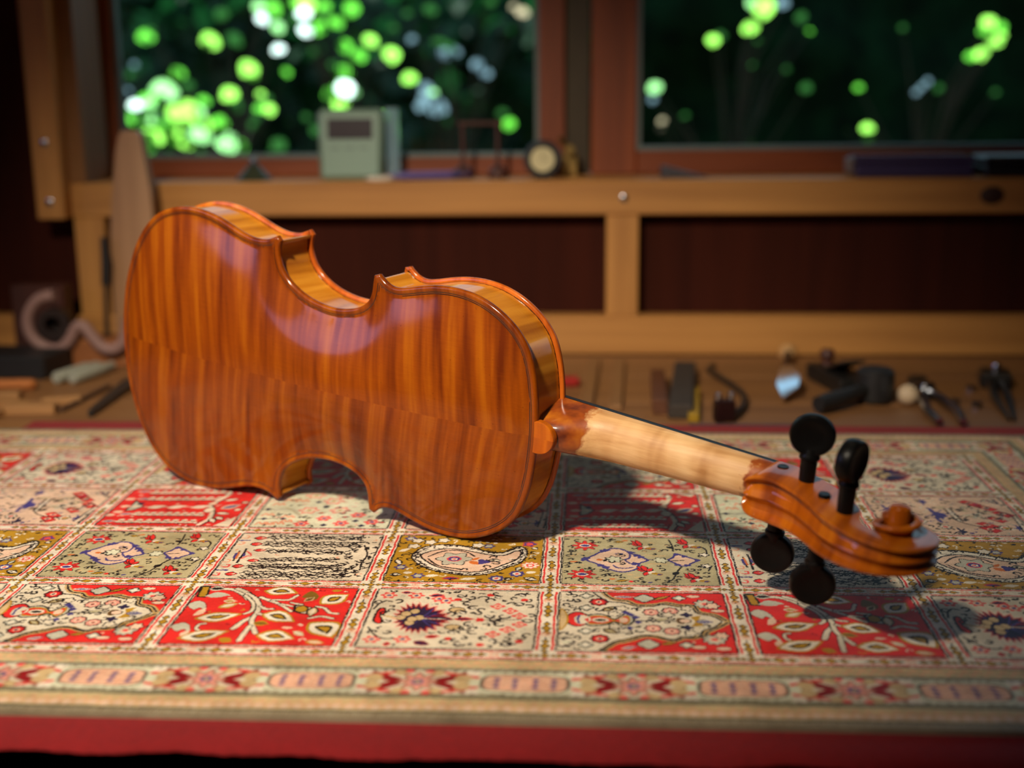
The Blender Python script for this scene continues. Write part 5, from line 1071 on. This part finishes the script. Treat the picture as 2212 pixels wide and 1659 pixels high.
mm(MB().box(-9, 9, -6, 6, 0, 20, 1.5)).build('jaw', plain('dark_red_iron', sr(44, 22, 22), .35, .3, Metallic=.4), t)
for sx in (-6, 6): mm(MB().lathe([(.01, 0), (3, 0), (3, 6), (.01, 6.5)], T(sx, 0, 20), 12)).build('screw', STEEL, t)
mm(MB().tube([(8, 0, 6), (24, 24, 5), (38, 58, 4.5), (44, 84, 4.5), (44, 120, 4.5), (42, 190, 4.5), (52, 206, 4.5)], [3.2] * 7, 10)).build('rod', BLACKMET, t)
t = lthing('carving_knife', .1955, 1.24, BTOP, 1.42, 'carving knife with a bright blade and pale knob, left of the block plane', 'knife')
mm(MB().lathe([(.01, 0), (6, 1), (9.5, 6), (9.5, 12), (6, 18), (.01, 19)], T(88, 0, 10) @ R(math.pi / 2, 'Y'), 18)).build('knob', TAN, t)
mm(MB().tube([(90, 0, 10), (40, 0, 8), (-30, 0, 6)], [4.5, 3.8, 3.4], 12)).build('shaft', plain('dark_handle', sr(52, 30, 22), .5), t)
mb = MB(); mb.prism([(-28, -4), (-52, -12), (-76, -10), (-100, 4), (-74, 10), (-44, 8), (-28, 4)], 0, 2.4, T(-70, 0, 13) @ R(-.255, 'Y') @ T(70, 0, 0), .03); mm(mb).build('blade', plain('polished_steel', (.80, .84, .92), .10, .05, Metallic=1.0), t)
t = lthing('block_plane', .243, 1.222, BTOP, 1.8, 'small dark block plane left of the black mallet', 'plane')
mm(MB().box(-42, 42, -17, 17, 0, 16, 1.5)).build('sole', BLACKMET, t); mb = MB().box(-30, 16, -12, 12, 0, 3, .8); mb.v = [tuple(T(-4, 0, 20) @ R(.35, 'Y') @ Vector(v)) for v in mb.v]; mm(mb).build('blade', plain('worn_iron', sr(70, 62, 54), .4, .2, Metallic=.5), t); mm(MB().lathe([(.01, 14), (6, 15), (5, 20), (8, 26), (6, 31), (.01, 32)], T(30, 0, 0), 16)).build('front_knob', DKW, t)
t = lthing('rubber_mallet', .264, 1.160, BTOP, math.atan2(-.05, -.059), 'black rubber mallet with a stubby handle beside the white ball', 'mallet')
mm(MB().lathe([(.01, 0), (14, 0), (17.5, 3), (18, 16), (17.5, 29), (14, 32), (.01, 32)], None, 24)).build('head', BLACKPL, t); mm(MB().tube([(10, 0, 14), (40, 0, 12), (66, 0, 10), (80, 0, 10)], [6.5, 7, 8.5, 7], 14)).build('handle', BLACKPL, t)
o = mm(MB().lathe([(.01, 0)] + [(9.6 * math.sin(a), 9.6 - 9.6 * math.cos(a)) for a in np.linspace(.25, 2.9, 10)] + [(.01, 19.2)], None, 20)).build('white_ball', plain('white_ball_plastic', sr(200, 178, 146), .5, .1)); btag(o, .292, 1.1485, BTOP, 0, 'small off-white ball on the bench beside the pliers', 'ball')
t = lthing('pliers', .3135, 1.145, BTOP, -1.62, 'small pliers with chrome handles lying open near the red cloth', 'pliers')
mm(MB().box(-74, -36, -9, 9, 0, 13, 2.5)).build('jaws', BLACKMET, t); mm(MB().lathe([(.01, 0), (10, 0), (10.5, 7), (8, 14.5), (.01, 15)], T(-32, 0, 0), 18)).build('pivot', STEEL, t)
for sy in (-1, 1): mm(MB().tube([(-30, sy * 3, 7), (0, sy * 9, 6.5), (40, sy * 13, 6), (78, sy * 10, 5)], [4.5, 4.6, 4.4, 3.6], 10)).build('handle', STEEL, t)
t = lthing('dividers', .381, 1.165, BTOP, -1.79, 'dark pair of dividers at the right end of the bench', 'dividers')
mm(MB().box(-82, -46, -15, 15, 0, 15, 3)).build('hinge_block', BLACKMET, t)
for sy in (-1, 1): mm(MB().tube([(-50, sy * 5, 8), (10, sy * 6, 6), (80, sy * 2 + 3, 3)], [4.6, 4, 1.4], 8)).build('leg', BLACKMET, t)
mm(MB().lathe([(.01, 0), (5, 0), (5.4, 4), (4, 8), (.01, 8.4)], T(-62, 0, 15), 14)).build('knob', STEEL, t)
HEX = [(5.4 * math.cos(a), 5.4 * math.sin(a)) for a in np.arange(6) * math.pi / 3]
for x, y, lab in ((.248, 1.255, 'steel nut behind the black mallet'), (.335, 1.150, 'steel nut between the pliers and the dividers, nearer the pliers'), (.352, 1.139, 'steel nut between the pliers and the dividers, nearer the dividers'), (.366, 1.205, 'steel nut lying beside the dividers hinge')):
    mb = MB(); inner = [(p[0] * .5, p[1] * .5) for p in HEX]
    mb.rings([[(a, b, z) for a, b in q] for q, z in ((HEX, 0), (HEX, 5), (inner, 5), (inner, 0), (HEX, 0))], False, False); o = mm(mb).build('steel_nut', STEEL, None, False); btag(o, x, y, BTOP, .3, lab, 'nut', 'steel nuts on the bench')

# ---------------------------------------------------------------- things on the bench, left
o = mm(MB().box(-48, 48, -30, 30, 0, 24, 2)).build('black_block', BLACKPL); btag(o, -.610, 1.268, BTOP, -.10, 'black rectangular block at the left edge of the bench', 'block')
TAN2 = wood('offcut_wood', sr(132, 92, 50), sr(176, 130, 80), 0)
WH = plain('translucent_white_plastic', sr(150, 152, 138), .35, .1)
for x, y, lab in ((-.5445, 1.214, 'white plastic tube lying on the bench, the left one of the pair'), (-.5275, 1.214, 'white plastic tube lying on the bench, the right one of the pair')):
    t = lthing('plastic_tube', x, y, BTOP + .0068, 1.30, lab, 'tube', 'white tubes on the bench')
    mm(MB().lathe([(.01, 0), (5.0, 0), (6.4, 2), (6.4, 50), (.01, 50.2)], R(math.pi / 2, 'Y'), 16)).build('tube_body', WH, t); mm(MB().lathe([(.01, 49.5), (4.4, 49.5), (4.4, 66), (.01, 66.3)], R(math.pi / 2, 'Y'), 14)).build('cap', WH, t)
stick('dark_chisel', -.457, 1.084, -.466, 1.215, 5, 7, BLACKMET, 'dark pointed chisel on the bench left of the violin', 'chisel', 1, 3.4)
stick('wooden_awl', -.492, 1.100, -.484, 1.20, 4, 4, plain('dark_brown_stick', sr(70, 46, 30), .6), 'thin brown stick left of the dark chisel', 'stick', .8, 1.6)
for k, (x, y, rz, l, w, h) in enumerate(((-.518, 1.098, .1, 46, 15, 9), (-.548, 1.118, -.3, 40, 12, 8), (-.505, 1.135, .35, 36, 11, 7), (-.575, 1.150, .15, 44, 16, 8), (-.560, 1.085, -.12, 40, 14, 7))):
    o = mm(MB().box(-l / 2, l / 2, -w / 2, w / 2, 0, h, 1)).build('wood_offcut', TAN2); btag(o, x, y, BTOP, rz, ['pale wood offcut closest to the red cloth corner', 'pale wood offcut in the middle of the heap at the left', 'narrow pale wood offcut nearest the thin brown stick', 'pale wood offcut farthest back in the heap at the left', 'pale wood offcut at the very left front of the bench'][k], 'offcut', 'wood offcuts on the bench')
stick('tool_handle', -.62, 1.185, -.555, 1.192, 13, 11, wood('orange_handle_wood', sr(150, 84, 34), sr(188, 118, 58), 0), 'orange wooden tool handle in front of the black block', 'handle', 4)
o = mm(MB().box(-52, 52, -20, 20, 0, 30, 1.5)).build('wood_block', wood('orange_block_wood', sr(112, 62, 28), sr(150, 92, 46), 0)); btag(o, -.520, 1.318, BTOP, .03, 'orange-brown wood block below the curved pink strip', 'block')
o = mm(MB().box(-30, 30, -12, 12, 0, 84, 1.5)).build('wine_red_box', wood('wine_wood', sr(52, 22, 14), sr(76, 36, 24), 2)); btag(o, -.610, 1.345, BTOP, 0, 'dark reddish wooden box standing behind the pink strip', 'box')
PK = plain('pinkish_hose', sr(140, 108, 100), .6, .1)
pth = [(-.572, .078), (-.590, .073), (-.602, .058), (-.604, .042), (-.598, .029), (-.585, .020), (-.570, .020), (-.559, .030), (-.551, .043), (-.543, .044), (-.534, .032), (-.524, .021), (-.512, .019), (-.502, .026), (-.496, .040), (-.494, .052)]
pp = crom(pth, 4)
mb = MB(); o = mb.tube([(p[0] + .55, 0, p[1]) for p in pp], [.0066] * len(pp), 12).build('curved_strip', PK); btag(o, -.55, 1.292, BTOP + .002, 0, 'pinkish S-shaped curved strip on the left of the bench', 'strip')
o = mm(MB().lathe([(9, -8), (17, -8), (17.6, -6), (17.6, 6), (17, 8), (9, 8), (8.6, 6), (8.6, -6), (9, -8)], T(0, 0, 17.6) @ R(math.pi / 2, 'X'), 30)).build('tape_roll', plain('dark_tape', sr(34, 22, 20), .4, .2)); btag(o, -.578, 1.300, BTOP + .030, .1, 'dark roll of tape inside the bend of the pink strip', 'tape')
bpoly = [(-24, 0), (25, 0), (25, 60), (24, 140), (20, 190), (14, 228), (11, 246), (7, 250), (-7, 250), (-11, 246), (-16, 228), (-22, 180), (-25, 140)]
mb = MB(); mb.prism(bpoly, -9, 9, R(math.pi / 2, 'X'), .004); o = mm(mb).build('tapered_board', wood('pale_form_wood', sr(136, 98, 66), sr(176, 136, 98), 2)); o.matrix_world = BENCH @ T(-.500, 1.336, BTOP) @ R(.025, 'Y') @ R(-.04, 'X'); tag(o, 'pale tapered wooden board standing upright against the rail', 'board')
t = lthing('spring_clip', -.531, 1.318, BTOP, 0, 'slim black tool standing left of the tapered board', 'tool')
mm(MB().tube([(0, 0, 0), (2, 2, 40), (4, 4, 88)], [3.2, 3.0, 2.8], 8)).build('stem', BLACKMET, t); mm(MB().tube([(4, 4, 86), (6, 5, 110), (5, 6, 138)], [5.0, 5.4, 3.6], 10)).build('grip', BLACKPL, t)
